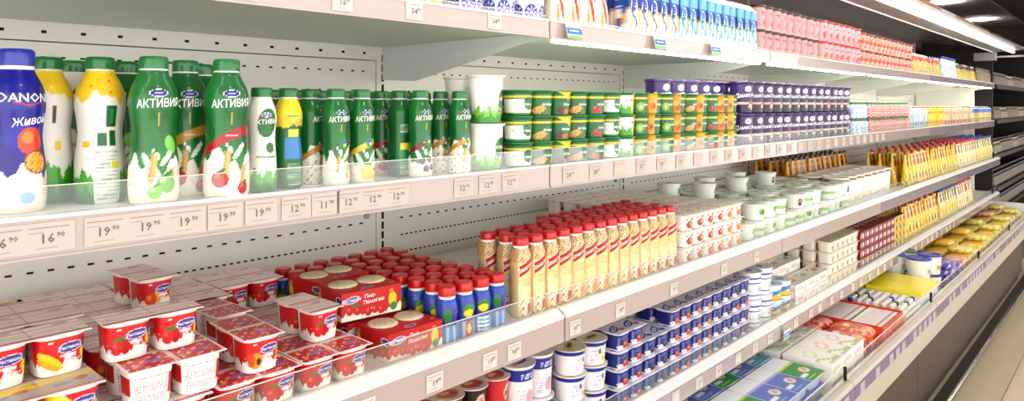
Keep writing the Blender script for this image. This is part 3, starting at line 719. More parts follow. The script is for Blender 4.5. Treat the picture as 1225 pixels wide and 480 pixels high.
def orang(p):
    p.ell(.004, .055, .006, .04, '#df5a24', .12); p.ell(-.012, .03, .005, .03, '#e8a24a', -.1); p.ell(.014, .10, .005, .03, '#8f3424', .2); p.rect(-.03, .03, .09, .12, '#cf3b22'); p.speck(p.Z < .03, '#d9a05a', 300, .6)
or_ = pouch('yogurt_pouch', .058, .045, .15, orang, '#f0e6d2', m_rcap, dz=.003, seg=60)
rowof([or_], ['cream pouch with orange flame print'], 1.285, 1.52, .060, 1.045, S1, 'pouch', 'orange printed pouches on the top shelf', 1, 0, 0)
rowof([or_], ['cream pouch with orange flame print'], 1.285, 1.52, .060, 1.10, S1, 'pouch', 'orange printed pouches on the top shelf', 1, 0, 1)
def wave(c1, c2):
    def f(p):
        p.put(p.Z > .075, '#2b4a9c'); p.band(.070, .077, '#8fae3c' if c1 != '#e9b22e' else '#c9a25a'); p.put(p.Z > .11, '#8fc3e6', .8)
        p.ell(0, .082, .014, .026, '#eef3fa'); p.ell(0, .086, .011, .018, '#3c66bc'); p.rect(-.009, .009, .079, .083, '#f4f6fc'); p.rect(-.007, .007, .087, .090, '#f4f6fc')
        p.band(.0, .055, c1, 0, 0, .0); p.put(np.abs(p.S-.004+.25*(p.Z-.04)+.006*np.sin(p.Z*120)) < .0042*(p.Z/.07+.25), c2); p.put((np.abs(p.S+.012+.006*np.sin(p.Z*100)) < .003) & (p.Z < .07), c1); p.put((p.S > .014) & (p.Z > .03) & (p.Z < .07), c1, .8)
    return f
w1 = carton('drink_carton', .050, .050, .165, wave('#e9b22e', '#2f5cae'), '#f1eef0', nx=26, nz=80); w2 = carton('drink_carton', .050, .050, .165, wave('#3fa58a', '#3aa0c4'), '#eef2f0', nx=26, nz=80)
for j, y in enumerate((1.035, 1.09)):
    rowof([w1], ['white carton with blue and yellow waves'], 1.575, 1.80, .0535, y, S1, 'carton', 'blue and yellow cartons on the top shelf', 1, 0, j, .05)
    rowof([w2], ['white carton with teal waves'], 1.855, 2.36, .0535, y, S1, 'carton', 'teal cartons on the top shelf', 1, 0, j, .05)
def pink(p): p.ell(-.006, .03, .014, .02, '#d9a0a6'); p.ell(.004, .024, .010, .010, '#c23a48'); p.text('Чудо', 0, .062, .014, '#4a1a24', .2, .1); p.below(.01, .003, 150, '#e6b3b3')
pb = cup('yogurt_cup', .027, .031, .084, pink, '#c99c9a', seg=40, dz=.003, lidm=m_kcap)
def redl(p): p.ell(-.004, .028, .016, .018, '#c82a32'); p.ell(.012, .018, .010, .009, '#7fb04a'); p.rect(-.02, .02, .055, .066, '#4a5fb0', .8)
rb_ = cup('yogurt_cup', .030, .035, .086, redl, '#cfa9a8', seg=40, dz=.003, lidm=m_rcap)
def redf(p): p.speck(p.Z > -1, '#cf2a30', 230, .1); p.speck(p.Z > -1, '#f2d03a', 300, .9, 3); p.band(.035, .05, '#d4222a'); p.speck(p.Z > .03, '#5fae3a', 280, 1.0, 5)
rf_ = cup('yogurt_cup', .030, .035, .080, redf, '#d2b8ac', seg=40, dz=.003, lidm=m_rcap); rf2 = cup('yogurt_cup', .030, .035, .080, redf, '#d2b8ac', seg=40, dz=.003, lidm=m_kcap)
for j, y in enumerate((1.045, 1.12)):
    rowof([pb], ['pale pink cup with dark lid'], 2.44, 3.02, .070, y, S1, 'yogurt cup', 'pink cups with dark lids on the top shelf', 2, .089, j)
    rowof([rb_], ['white cup with red lid'], 3.10, 3.56, .076, y, S1, 'yogurt cup', 'red lidded cups on the top shelf', 2, .091, j)
    rowof([rf_, rf2], ['cup with strawberries and red lid', 'cup with strawberries and dark lid'], 3.64, 4.62, .0765, y, S1, 'yogurt cup', 'strawberry patterned cups on the top shelf', 2, .085, j)
y1 = pouch('yogurt_pouch', .06, .045, .125, dots(['#d23a2c', '#f2c23a', '#4f8a3c'], '#cf3a2c', z1=.09, th=.3), '#f0dfa8', None); y2 = pouch('yogurt_pouch', .06, .045, .14, dots(['#3f78c0', '#a6cbe8'], '#dfe9f2', z1=.1, th=.3), '#e6eef2', m_bcap)
y3 = pouch('yogurt_pouch', .06, .045, .12, dots(['#a98a2c', '#5a6a2c', '#e0c23a'], '#3a4270', z1=.09, th=.3), '#dcc46a', None)
y4 = minib('sauce_bottle', dots(['#7a6a2a', '#b89a3a'], '#5a4a24', z1=.1), '#4a3c1e', m_kcap, .13, .028)
for j, y in enumerate((1.045, 1.105)):
    rowof([y1], ['small yellow pouch with red print'], 4.72, 5.45, .066, y, S1, 'pouch', 'yellow and red pouches on the top shelf', 1, 0, j)
    rowof([y2], ['white and blue pouch with cap'], 5.52, 5.95, .07, y, S1, 'pouch', 'blue pouches on the top shelf', 1, 0, j)
    rowof([y3], ['yellow pouch with dark blue top'], 6.02, 6.75, .068, y, S1, 'pouch', 'yellow and dark blue pouches on the top shelf', 1, 0, j)
    rowof([y4], ['dark brown bottle at shelf end'], 6.83, 7.40, .066, y, S1, 'bottle', 'dark bottles at the end of the top shelf', 1, 0, j)
#GOODS2
# ================================================================ multipacks of small cups
CP = .066; CH = .0455; LV = .0478
def mini_cup_mesh(paint, base, seg=150, dz=.0011, r0=.0262, r1=.0300, CH=CH):
    mb = MB(); z = np.arange(0, CH-.003, dz); rr = r0+(r1-r0)*(z/CH)**.8; rr[0] *= .94
    pr = list(zip(rr, z))+[(.0308, CH-.0028), (.0316, CH-.002), (.0316, CH)]
    loft(mb, pr, seg, paint, base, 3.4); return mb.mesh('cup', M_PRINT)
def pack(cup_meshes, nx, ny, lidpaint, lidbase='#f1ece8', name='yogurt_multipack', thick=.0014, CH=CH):
    r = empty(name); k = 0
    for iy in range(ny):
        for ix in range(nx):
            me = cup_meshes[k % len(cup_meshes)]; k += 1
            o = bpy.data.objects.new('cup', me); COL.objects.link(o); o.parent = r; o.location = ((ix-(nx-1)/2)*CP, (iy-(ny-1)/2)*CP, 0)
    mb = MB(); W = nx*CP-.0006; D = ny*CP-.0006
    def lf(p):
        lidpaint(p, nx, ny)
        for i in range(1, nx): p.rect((i-nx/2)*CP-.0008, (i-nx/2)*CP+.0008, -1, 1, '#b9aca6', .8)
        for i in range(1, ny): p.rect(-1, 1, (i-ny/2)*CP-.0008, (i-ny/2)*CP+.0008, '#b9aca6', .8)
    slab(mb, W, D, CH, CH+thick, lf, None, lidbase, 34*nx, 34*ny, 1)
    mb.build('foil_lid', M_FOIL, r); return r
def rcup(fr):
    """red cup: white splash foot, fruit on the left, violet lettering"""
    def f(p):
        p.above(.0415, .0, 10, '#f3efe9'); p.put((np.abs(p.A) > 2.25) if hasattr(p, 'A') else (np.abs(p.S) > .062), '#f3efe9')
        p.below(.0155, .003, 230, '#f3efe9', len(fr)); p.speck((p.Z > .012) & (p.Z < .026) & (np.abs(p.S) < .03), '#f3efe9', 420, 1.25, 2)
        x = -.013
        if fr == 'peach': p.ell(x+.010, .018, .0085, .0085, '#f2b43a'); p.ell(x, .016, .0095, .0095, '#d8541c'); p.ell(x-.003, .019, .004, .004, '#ee8a3e')
        if fr == 'straw': p.ell(x+.006, .017, .0075, .009, '#b8141c', .3); p.ell(x-.004, .017, .008, .0095, '#d3222a', -.3); p.ell(x-.006, .020, .003, .003, '#f06a5a'); p.ell(x, .027, .008, .0022, '#3c8a38', .2)
        if fr == 'banana': p.ell(x-.002, .017, .018, .006, '#f4cf2a', -.6); p.ell(x-.004, .013, .014, .004, '#e8b21e', -.5)
        if fr == 'apricot': p.ell(x, .016, .0105, .0105, '#f0a22a'); p.ell(x-.007, .018, .006, .009, '#dc5a2a'); p.ell(x+.004, .015, .004, .0048, '#5a2a14')
        if fr == 'cherry': p.put((p.S < -.002-(p.Z-.03)*1.0) & (p.Z > .018) & (p.Z < .0415) & (p.S > -.06), '#f2d01e'); p.ell(x-.002, .013, .0075, .0075, '#6a1020'); p.ell(x+.010, .013, .008, .008, '#b0182a'); p.ell(x-.004, .016, .002, .002, '#d08a90')
        if fr == 'back':
            p.C[:] = lin('#f1ece6'); p.put((p.S > .021) & (p.S < .05) & (p.Z > .012) & (p.Z < .036), '#cf2026'); p.lines(-.024, .019, .005, .038, 11, '#8d7d8e', .75)
            p.rect(-.060, -.03, .015, .037, '#cf2026'); return
        p.ell(.009, .030, .0155, .0058, '#efe9f4', .06); p.ell(.009, .030, .0145, .0050, '#4f49a6', .06)
        p.rect(.001, .016, .0195, .0228, '#f4efec'); p.rect(.004, .014, .0155, .018, '#efc9c4'); p.ell(.027, .022, .0048, .008, '#f0d422'); p.ell(.027, .032, .0045, .005, '#27509a')
        p.rect(-.017, -.011, .0365, .0385, '#f3e3dd')
        p.text('Растишка', .009, .0300, .0052, '#f5f2fa', .1, .05)
    return f
def lid_pale(p, nx, ny):
    p.put(p.S > -9, '#fbeeea')
    for i in range(ny):
        y = (i-(ny-1)/2)*CP
        p.rect(-1, 1, y-.028, y-.022, '#d0333a'); p.rect(-1, 1, y+.012, y+.016, '#dc6a68', .8); p.rect(-1, 1, y+.028, y+.031, '#d0333a', .8)
        p.lines(-1, 1, y-.014, y+.006, 4, '#cdb6b8', .6)
        for k in range(nx): p.ell((k-(nx-1)/2)*CP+.01, y+.022, .011, .004, '#9d8fc0', .1, .7)
def lid_red(p, nx, ny):
    for i in range(ny):
        for k in range(nx):
            x, y = (k-(nx-1)/2)*CP, (i-(ny-1)/2)*CP
            p.put((np.abs(p.S-x) < .030) & (np.abs(p.Z-y) < .029), '#c9333a'); p.below(-1, 0, 1, '#ffffff')
            m = (np.abs(p.S-x) < .03) & (np.abs(p.Z-y) < .029); p.speck(m, '#ee9c84', 210, .7, i+k); p.speck(m, '#e2b23e', 160, 1.25, i+3*k); p.speck(m, '#f4e6e0', 260, 1.2, 5)
            p.ell(x+.008, y-.002, .014, .0055, '#8d7fc4', .1)
def lid_yel(p, nx, ny):
    for i in range(ny):
        y = (i-(ny-1)/2)*CP
        p.rect(-1, 1, y-.024, y+.020, '#bdb8ae'); p.put((p.Z > y+.008+.3*np.sin(p.S*40)*.02) & (p.Z < y+.026), '#f0d63a'); p.rect(-1, 1, y-.028, y-.024, '#c9343a')
        for k in range(nx): p.ell((k-(nx-1)/2)*CP-.008, y-.004, .012, .005, '#8a8fb4', .2, .8); p.ell((k-(nx-1)/2)*CP+.014, y+.004, .009, .006, '#b7312f', .2, .7)
def lid_white(c1, c2):
    def f(p, nx, ny):
        for i in range(ny):
            for k in range(nx):
                x, y = (k-(nx-1)/2)*CP, (i-(ny-1)/2)*CP
                p.ell(x-.006, y+.002, .026, .012, c1, .5); p.ell(x-.006, y+.002, .019, .006, '#f4f2f6', .5); p.ell(x-.004, y+.003, .013, .0025, c1, .5); p.ell(x+.014, y-.010, .011, .008, c2); p.ell(x+.01, y+.018, .012, .004, c1, .3)
    return f
RCH = .0536; RLV = .0558
def tall(f):
    def g(p):
        z = p.Z; p.Z = z*(.0455/.0536); f(p); p.Z = z; p.T = [(t, x, q*(.0536/.0455), h*1.12, c, sh, ro, sx) for (t, x, q, h, c, sh, ro, sx) in p.T]
    return g
RC = {k: mini_cup_mesh(tall(rcup(k)), '#cf1c24', CH=RCH) for k in ('peach', 'straw', 'banana', 'apricot', 'cherry', 'back')}
RP = {}; LF = dict(pale=lid_pale, red=lid_red, yel=lid_yel)
S3 = -.4655
FN = dict(peach='peach', straw='strawberry', banana='banana', apricot='apricot', cherry='cherry', back='back-turned')
gR = 'red yogurt multipacks on the middle shelf'; LN = dict(pale='pale lid', red='red lid', yel='yellow grey lid')
def red(k, nx, ny, ln, x, y, l, where, rz=0):
    if (k, nx, ny, ln) not in RP: RP[(k, nx, ny, ln)] = pack([RC[k]], nx, ny, LF[ln], '#f2e9e4', CH=RCH)
    put(RP[(k, nx, ny, ln)], (x, y, S3+RLV*l), rz, '%s red yogurt pack, %s' % (FN[k], where), 'yogurt pack', gR)
DY = [1.046, 1.181, 1.316, 1.451]
cols = [('far left stack', .223, 'banana'), ('second stack from left', .364, 'peach'), ('third stack from left', .505, 'straw')]
hm_ = [[2, 3, 2, 2], [2, 2, 2, 2], [1, 1, 2, 2]]
for ci, (cn, x, _) in enumerate(cols):
    for di, y in enumerate(DY):
        for l in range(hm_[ci][di]):
            if ci == 2 and di == 0: k, ln = 'straw', 'red'
            elif ci == 0: k, ln = ('cherry', 'yel') if l % 2 == 1 or di > 1 else ('banana', 'pale')
            else: k, ln = [('peach', 'pale'), ('straw', 'pale'), ('banana', 'pale')][(l+di+ci) % 3]
            xx = x+(0 if di == 0 else .012)+.004*((l+di) % 2)
            if ci == 1 and di == 0 and l == 1: k, ln, xx = 'back', 'red', x+.022
            red(k, 2, 2, ln, xx, y+.003*(l % 2), l, '%s, %s, %s' % (cn, rowname(di), ['bottom layer', 'second layer', 'third layer'][l]), random.uniform(-.02, .02) if l else 0)
red('banana', 2, 1, 'pale', .226, 1.070, 2, 'on top of far left stack in front', .03)
red('straw', 2, 1, 'pale', .372, 1.062, 2, 'on top of second stack in front', -.03)
red('peach', 1, 2, 'pale', .450, 1.318, 2, 'highest pack, alone behind strawberry pack', .10)
red('back', 1, 2, 'red', .530, 1.200, 1, 'alone on second layer of third stack', .08)
red('apricot', 1, 2, 'red', .516, 1.056, 1, 'on front of third stack', -.03)
red('straw', 2, 2, 'red', .640, 1.046, 0, 'front row between third stack and cookie boxes')
red('straw', 1, 2, 'pale', .655, 1.108, 1, 'alone on second layer left of cookie boxes', .04)
red('straw', 2, 2, 'pale', .651, 1.181, 0, 'second row beside cookie boxes, bottom layer')
red('straw', 2, 2, 'pale', .655, 1.316, 0, 'third row left of mini bottles')
red('straw', 2, 2, 'pale', .655, 1.378, 1, 'second layer left of the rearmost mini bottles', .03)
red('peach', 2, 2, 'pale', .665, 1.452, 0, 'by the back wall left of mini bottles')
# cookie-topped dessert boxes
def cookiebox():
    r = empty('dessert_box'); W, D, Hh = .128, .098, .053
    def top(p): p.put(p.Z < 1, '#c9161e'); p.ell(-.002, -.034, .014, .006, '#e4e0f2', .1); p.ell(-.002, -.034, .012, .0045, '#4d4a9e', .1); p.ell(.055, -.03, .006, .004, '#e8a03a')
    def front(p):
        p.below(.012, .004, 120, '#f4eee2', 1); p.ell(-.043, .038, .017, .0065, '#e9e4f4', .1); p.ell(-.043, .038, .015, .005, '#5651a6', .1)
        for x, z in ((-.047, .018), (-.03, .016), (-.008, .011), (.006, .013), (.02, .010)): p.ell(x, z, .008, .0085, '#c4161e'); p.ell(x-.002, z+.003, .003, .003, '#ee6a5a')
        p.ell(-.036, .027, .008, .003, '#3f8f3a'); p.ell(.045, .026, .009, .014, '#efd128'); p.ell(.047, .012, .008, .008, '#4a9a3a'); p.ell(.042, .042, .005, .005, '#e58a2a')
        p.text('Растишка', -.043, .038, .0085, '#f6f3fb', .1, .05); p.text('Пью-', -.004, .041, .010, '#f8f4ee', .1, .04); p.text('Помогаю', .004, .030, .010, '#f8f4ee', .1, .04)
    mb = MB(); slab(mb, W, D, 0, Hh, top, front, '#c9161e', 80, 50, 36); mb.build('card_sleeve', M_CARD, r)
    ck = MB(); 
    rr = [0, .008, .016, .022, .0265, .028, .0285]; zz = [.0055, .0055, .005, .0042, .003, .0015, 0]
    V = [(0, 0, zz[0])]; F = []; n = 36; rc = random.Random(5)
    for i in range(1, 7):
        for j in range(n):
            a = 2*PI*j/n; q = rr[i]*(1+.03*math.cos(a*12)*(i > 3)); V.append((q*math.sin(a), q*math.cos(a), zz[i]+(rc.uniform(-.0006, .0006) if i < 6 else 0)))
    F += [(0, 1+(j+1) % n, 1+j) for j in range(n)]+[(1+i*n+j, 1+i*n+(j+1) % n, 1+(i+1)*n+(j+1) % n, 1+(i+1)*n+j) for i in range(5) for j in range(n)]
    ck.add(V, F); me = ck.mesh('cookie', mat('pale_cookie', '#e9dcb4', .7, noise=.35, nscale=160, bump=1, bscale=260))
    for x in (-.031, .031): o = bpy.data.objects.new('cookie', me); COL.objects.link(o); o.parent = r; o.location = (x, .012, Hh+.0002)
    return r
cbx = cookiebox()
for x, y, l, rz, lb in [(.815, 1.045, 0, 0, 'lowest in front behind the clear riser'), (.800, 1.150, 0, 0, 'under the front upper one'), (.790, 1.140, 1, -.12, 'uppermost in front'),
                        (.800, 1.262, 0, 0, 'under the rear upper one'), (.795, 1.255, 1, .1, 'uppermost at the rear')]:
    put(cbx, (x, y, S3+.060*l), rz, 'red dessert box with two pale cookies on top, %s' % lb, 'dessert box', 'red cookie dessert boxes on the middle shelf')
# red-capped mini bottles
def mini(v):
    def f(p):
        p.below(.034, .001, 100, '#4f8fd0'); p.put((p.Z < .034) & (np.sin(p.S*400) > .2), '#cfe0ee', .6); p.band(.034, .038, '#1d2f8f'); p.put(p.Z > .078, '#3c63bd')
        if v == 0: p.ell(-.012, .055, .010, .013, '#2c8a3c'); p.ell(.008, .058, .006, .004, '#c8202a'); p.ell(.012, .054, .008, .006, '#3b4aa8')
        if v == 1: p.ell(0, .056, .014, .012, '#3f9a3c'); p.ell(0, .05, .012, .008, '#f0dd30'); p.rect(-.009, .009, .0, .034, '#c8242c'); p.ell(0, .02, .004, .010, '#f0dd30')
        if v == 2: p.ell(0, .058, .014, .011, '#2f8a3f'); p.ell(0, .052, .013, .008, '#eee02e'); [p.rect(-.014, .014, z, z+.003, '#f4f6fa') for z in (.006, .014, .022, .030)]
    return f
mz = [0, .003, .01, .026, .036, .046, .058, .070, .080, .086, .090]; mr = [.0185, .0208, .0215, .0212, .0188, .0198, .0222, .0218, .0190, .0162, .0155]
mini_p = [bottle('drinking_yogurt_bottle', mz, mr, .0016, 72, mini(v), '#2f49a8', (.0178, .019, .0915, m_rcap), .0168) for v in range(3)]
k = 0
for j, y in enumerate(np.arange(1.012, 1.43, .0465)):
    x0 = .905 if y < 1.11 else (.892 if y < 1.33 else .760)
    for i, x in enumerate(np.arange(x0, 1.062, .0465)):
        xx = x+(.0 if j % 2 == 0 else .006)
        if xx > 1.068: continue
        k += 1
        put(mini_p[[0, 1, 2, 0, 1][(i+2*j) % 5]], (xx, y, S3), random.uniform(-.6, -.1), 'red capped mini bottle with blue label, %s from left, %s' % (ordw(i), rowname(j)), 'bottle', 'red capped mini yogurt bottles on the middle shelf')
# tall red-capped dessert drink bottles
DZ = [0, .003, .01, .03, .06, .08, .10, .122, .137, .146, .152, .157]; DR = [.0212, .0236, .0244, .0243, .0230, .0222, .0230, .0240, .0228, .0198, .0168, .0156]
def dani(v):
    def f(p):
        p.put(np.sin(p.S*60+p.Z*50+v) > .2, '#f3e6c0', .8); p.speck((p.Z > .122), '#7a4a2c', 640, .55, v); p.speck((p.Z > .122), '#a8744a', 900, .3, v+2); p.put(p.S < -.017, '#b98a5c', .5)
        p.ell(-.004, .03, .010, .012, '#f3ead6'); p.speck((p.Z < .04) & (p.S > -.012), ['#b9242c', '#c8862a'][v], 330, .5, 3); p.ell(.012, .022, .008, .011, ['#c22a30', '#e0a02c'][v])
        p.put((p.Z > .098+.55*p.S) & (p.Z < .122+.55*p.S) & (np.abs(p.S-.004) < .019), '#bb1420')
        p.lines(-.006, .018, .072, .09, 5, '#8a7a50', .7); p.text('Даниссимо', .005, .1125, .0125, '#f8f2ea', .2, .45, .72)
    return f
dp = [bottle('dessert_drink_bottle', DZ, DR, .0015, 110, dani(v), '#ecd6a2', (.0182, .017, .1575, m_rcap), .0172) for v in range(2)]
for j, y in enumerate((1.015, 1.066, 1.117, 1.168)):
    for i in range(14):
        x = 1.125+.0492*i+.010*(j % 2)
        if j == 3 and i < 5: continue
        put(dp[0 if i < 4 or i > 8 else 1], (x, y, S3), random.uniform(-.55, -.3), 'cream bottle, red cap and slanted red patch, %s from left, %s' % (ordw(i), rowname(j)), 'bottle', 'red capped dessert drinks on the middle shelf')
# white packs with red and orange print
def wr(c):
    def f(p): p.ell(0, .018, .018, .012, c); p.ell(.006, .02, .007, .006, '#f2b36a'); p.rect(-.02, -.012, .03, .036, '#c23a3a'); p.ell(.010, .034, .008, .003, '#c23a3a')
    return f
wc = [mini_cup_mesh(wr(c), '#f1ebe6', 72, .002) for c in ('#b8262a', '#c53026', '#d98a1e')]
lw = [pack([wc[i]], 2, 2, lid_white(c1, c2), '#f3efe6') for i, (c1, c2) in enumerate((('#d9b0a8', '#e8d44a'), ('#e0c0b8', '#d86a5a'), ('#e6dc9a', '#ecd23a')))]
for d, y in enumerate((1.048, 1.183, 1.318, 1.453)):
    for i in range(3):
        for l in range(3 if d < 3 else 3):
            q = 2 if i == 2 else (i+d) % 2
            put(lw[q], (1.872+.1335*i, y, S3+LV*l), 0, 'white cup pack with %s print, %s pack from left, %s%s' % (['dark red', 'bright red', 'orange'][q], ordw(i), rowname(d), layer(l, 3)), 'yogurt pack', 'white fruit print packs on the middle shelf')
# pale tubs with green labels
def gt(v):
    def f(p):
        if v == 0: p.ell(0, .03, .018, .012, '#7cc23e'); p.ell(.004, .03, .010, .006, '#3f8a36')
        if v == 1: p.ell(-.006, .026, .010, .016, '#5a3024'); p.ell(-.006, .03, .005, .006, '#e0b494'); p.rect(.004, .03, .02, .04, '#cfcde0')
        if v == 2: p.band(.02, .034, '#a9cf7a'); p.ell(.01, .028, .008, .008, '#3f8a36')
    return f
gtb = [cup('curd_tub', .036, .042, .056, gt(v), '#e9eee6', lambda p: (p.ell(0, 0, .03, .012, '#a9cf8a'), p.ell(.01, .012, .012, .006, '#f6f6f2')), '#eef1ea', seg=44, dz=.0025) for v in range(3)]
gn = ['green oval', 'small dark portrait', 'pale green band']
for j, y in enumerate((1.03, 1.125, 1.22, 1.315, 1.41)):
    for i, x in enumerate(np.arange(2.29, 3.36, .0945)):
        top = 1+(1 if (i*7+j*3) % 4 else 0)+(1 if j in (2, 3) and (i+j) % 3 == 0 else 0)
        for l in range(top):
            q = (i+2*l+j) % 3 if i > 4 else [0, 2, 0][(i+l+j) % 3]
            put(gtb[q], (x+random.uniform(-.002, .002), y, S3+.0585*l), random.uniform(-.5, .5), 'pale tub with %s, %s from left, %s, %s' % (gn[q], ordw(i), rowname(j), ['at bottom', 'second up', 'third up'][l]), 'curd tub', 'pale green labelled tubs on the middle shelf')
wt = cup('sour_cream_tub', .048, .056, .118, lambda p: (p.ell(.01, .06, .03, .03, '#e4e2ea'), p.rect(-.04, .04, .02, .03, '#cfe0b8'), p.band(.102, .113, '#a87a48'), p.rect(.05, .06, 0, .1, '#b98a4a')), '#f3f0ec', seg=40, dz=.004, lidm=m_wht)
for j, y in enumerate((1.09, 1.21)):
    for i, x in enumerate(np.arange(3.46, 4.3, .122)):
        put(wt, (x, y, S3), 0, 'large white tub with tan lid, %s from left, %s' % (ordw(i), rowname(j)), 'tub', 'white tubs with tan lids on the middle shelf')
# tall spouted and sealed pouches, shared by the two lower shelves
def pz(c1, c2, c3, ph=0):
    def f(p): p.put(np.sin(p.S*90+p.Z*60+ph) > .3, c2, .8); p.speck(p.Z < .10, c3, 170, .9, ph); p.ell(0, .13, .02, .022, c1); p.ell(.005, .05, .02, .02, c3); p.rect(-.02, .02, .155, .17, c1)
    return f
pp = [pouch('mayonnaise_pouch', .074, .05, .185, pz('#c2302a', '#f6de5a', '#4f8a34', 0), '#f0c92e', m_rcap), pouch('mayonnaise_pouch', .074, .05, .178, pz('#8a3a20', '#f4e6a8', '#d8742a', 1), '#eccb3a', None),
      pouch('mayonnaise_pouch', .074, .05, .185, pz('#b0402a', '#f2ead2', '#c9903a', 2), '#ead9a8', m_rcap), pouch('mayonnaise_pouch', .074, .05, .185, pz('#28408c', '#efe3a8', '#d4b23a', 3), '#e2cf6a', m_bcap),
      pouch('mayonnaise_pouch', .074, .05, .180, pz('#6a2a1c', '#e9b62e', '#7a4a1c', 4), '#e2a61e', m_kcap)]
pn_ = ['bright yellow pouch with red cap', 'yellow sealed pouch with brown print', 'cream pouch with red cap', 'pale yellow pouch with blue cap', 'golden pouch with dark cap']
def prow(sel, x0, x1, y, z, j, grp): rowof([pp[q] for q in sel], [pn_[q] for q in sel], x0, x1, .080, y, z, 'pouch', grp, 1, 0, j, .12, '%s, %s from left, %s%s, '+('middle shelf' if z == S3 else 'fourth shelf'))
for j, y in enumerate((1.02, 1.085, 1.15, 1.215)):
    prow([0, 1], 4.45, 5.85, y, S3, j, 'yellow pouches on the middle shelf'); prow([2], 5.95, 6.60, y, S3, j, 'cream pouches on the middle shelf'); prow([3], 6.70, 7.36, y, S3, j, 'blue capped pouches on the middle shelf')
for j, y in enumerate((1.33, 1.41, 1.49)): prow([4], 3.50, 4.40, y, S3, j, 'golden pouches deep behind the tan lidded tubs')

# ---------------------------------------------------------------- fourth shelf
S4 = -.7745
def jelly(c, d): return lambda p: (p.put(p.Z < .055, c), p.ell(.004, .03, .014, .018, '#e3c4b4'), p.ell(.004, .026, .010, .009, d), p.rect(-.004, .012, .036, .04, '#c23a3a'))
jp = [cup('pudding_cup', .025, .0315, .060, jelly(a, b), a, lambda p, d=d: (p.ell(0, 0, .025, .02, d), p.ell(-.006, .006, .012, .008, '#f0c890'), p.ell(.01, -.004, .008, .008, '#c03026')), '#ecd9cc', seg=48)
      for a, b, d in (('#c8303a', '#a01820', '#d8505a'), ('#d9a41c', '#e8c860', '#d86a5a'), ('#7a2a26', '#c23a3a', '#dc7a6a'), ('#35130f', '#8a2a24', '#c8503c'))]
jn = ['red', 'golden yellow', 'reddish brown', 'dark brown']
for j, y in enumerate((1.045, 1.118)):
    for i, x in enumerate(np.arange(.80, 1.08, .0685)):
        for l in range(3): put(jp[(i+j+(1 if l < 2 else 0)*2) % 4], (x, y, S4+.0625*l), random.uniform(-.3, .3), 'small %s pudding cup, %s from left, %s%s' % (jn[(i+j+(1 if l < 2 else 0)*2) % 4], ordw(i), rowname(j), layer(l, 3)), 'pudding cup', 'small pudding cups below the cookie boxes')
def bigc(p):
    p.band(.062, .092, '#232c9c'); p.put((p.Z < .066) & (p.Z > .0), '#ece6e6'); p.lines(-.02, .02, .072, .084, 3, '#eceefa', .8); p.ell(.008, .03, .014, .016, '#d9a8b0'); p.lines(-.03, -.008, .01, .05, 7, '#9a98b8', .6)
def lidb(p): p.ell(.006, .004, .024, .016, '#3a3aa6', .4); p.ell(.006, .004, .018, .006, '#eeeef8', .4); p.ell(-.018, -.008, .009, .007, '#e0b04a'); p.ell(-.012, .016, .008, .006, '#d86a6a')
bc = cup('creamy_yogurt_cup', .031, .0365, .098, bigc, '#f2eeea', lidb, '#f0eaec', seg=80, rimw=.003)
for l in range(2):
    for x, y, wd in ((1.138, 1.035, 'left front'), (1.222, 1.050, 'right front'), (1.150, 1.130, 'left rear'), (1.236, 1.140, 'right rear')):
        put(bc, (x, y, S4+.1*l), -.1, 'tall white cup with deep blue band, %s stack, %s' % (wd, ['lower', 'upper'][l]), 'yogurt cup', 'tall blue banded cups on the fourth shelf')
def ban(p): p.put(p.Z > .048, '#26349c'); p.ell(.012, .024, .012, .014, '#f0cf2a'); p.ell(.016, .027, .008, .008, '#e9e6ea'); p.lines(-.03, -.006, .008, .042, 6, '#7f86b8', .7); p.rect(-.008, .004, .03, .042, '#4a5ab8')
def lby(p): p.ell(0, 0, .03, .014, '#e6cf3a', .3); p.ell(.004, .002, .02, .006, '#4a48ac', .3); p.ell(-.016, .016, .012, .008, '#f4f2ee')
bn = cup('yogurt_tub', .034, .0395, .060, ban, '#ece9ea', lby, '#efe9d8', seg=64)
for j, y in enumerate((1.035, 1.125, 1.215)):
    for i, x in enumerate((1.325, 1.413)):
        for l in range(3): put(bn, (x, y, S4+.0625*l), random.uniform(-.3, .3), 'round tub with banana print, %s stack, %s%s' % (['left', 'right'][i], rowname(j), layer(l, 3)), 'yogurt tub', 'banana print tubs on the fourth shelf')
def blu(c):
    def f(p): p.above(.041, 0, 1, '#eceaf2'); p.put(p.Z < .004, '#eceaf2'); p.ell(-.016, .008, .012, .006, '#eceaf4', -.3); p.ell(.001, .013, .010, .010, c); p.ell(.013, .015, .010, .011, c); p.ell(.006, .022, .008, .004, '#3c7a3a', .4); p.ell(.003, .017, .004, .004, '#f0a08a' if c != '#3a2a5a' else '#7a6aa8'); p.ell(-.004, .032, .014, .0045, '#5a66c0', .1); p.rect(-.025, -.020, .008, .036, '#8f98cc', .6)
    return f
bcm = [mini_cup_mesh(blu(c), '#1f2a7e', 96, .0015) for c in ('#c4202a', '#3a2a5a', '#d8362c', '#e0822a')]
lbl = [lid_white('#4a48b4', '#d86a6a'), lid_white('#5a58bc', '#4a58b0'), lid_white('#4a48b4', '#cf3a3a'), lid_white('#5a50b4', '#e8a04a')]
bpk = [pack([bcm[i]], 2, 2, lbl[i], '#edeaf2') for i in range(4)]; bnn = ['strawberry', 'blueberry', 'red fruit', 'orange fruit']
for d, y in enumerate((1.048, 1.183)):
    for i in range(6):
        for l in range(4 if (i != 1 or d) else 3):
            q = [0, 1, 2, 3, 1, 1][i] if l != 2 else [0, 1, 2, 3, 1, 2][i]
            put(bpk[q], (1.528+.1335*i, y, S4+LV*l), 0, 'dark blue pack with %s print, %s from left, %s%s' % (bnn[q], ordw(i), rowname(d), layer(l, 4)), 'yogurt pack', 'dark blue yogurt packs on the fourth shelf')
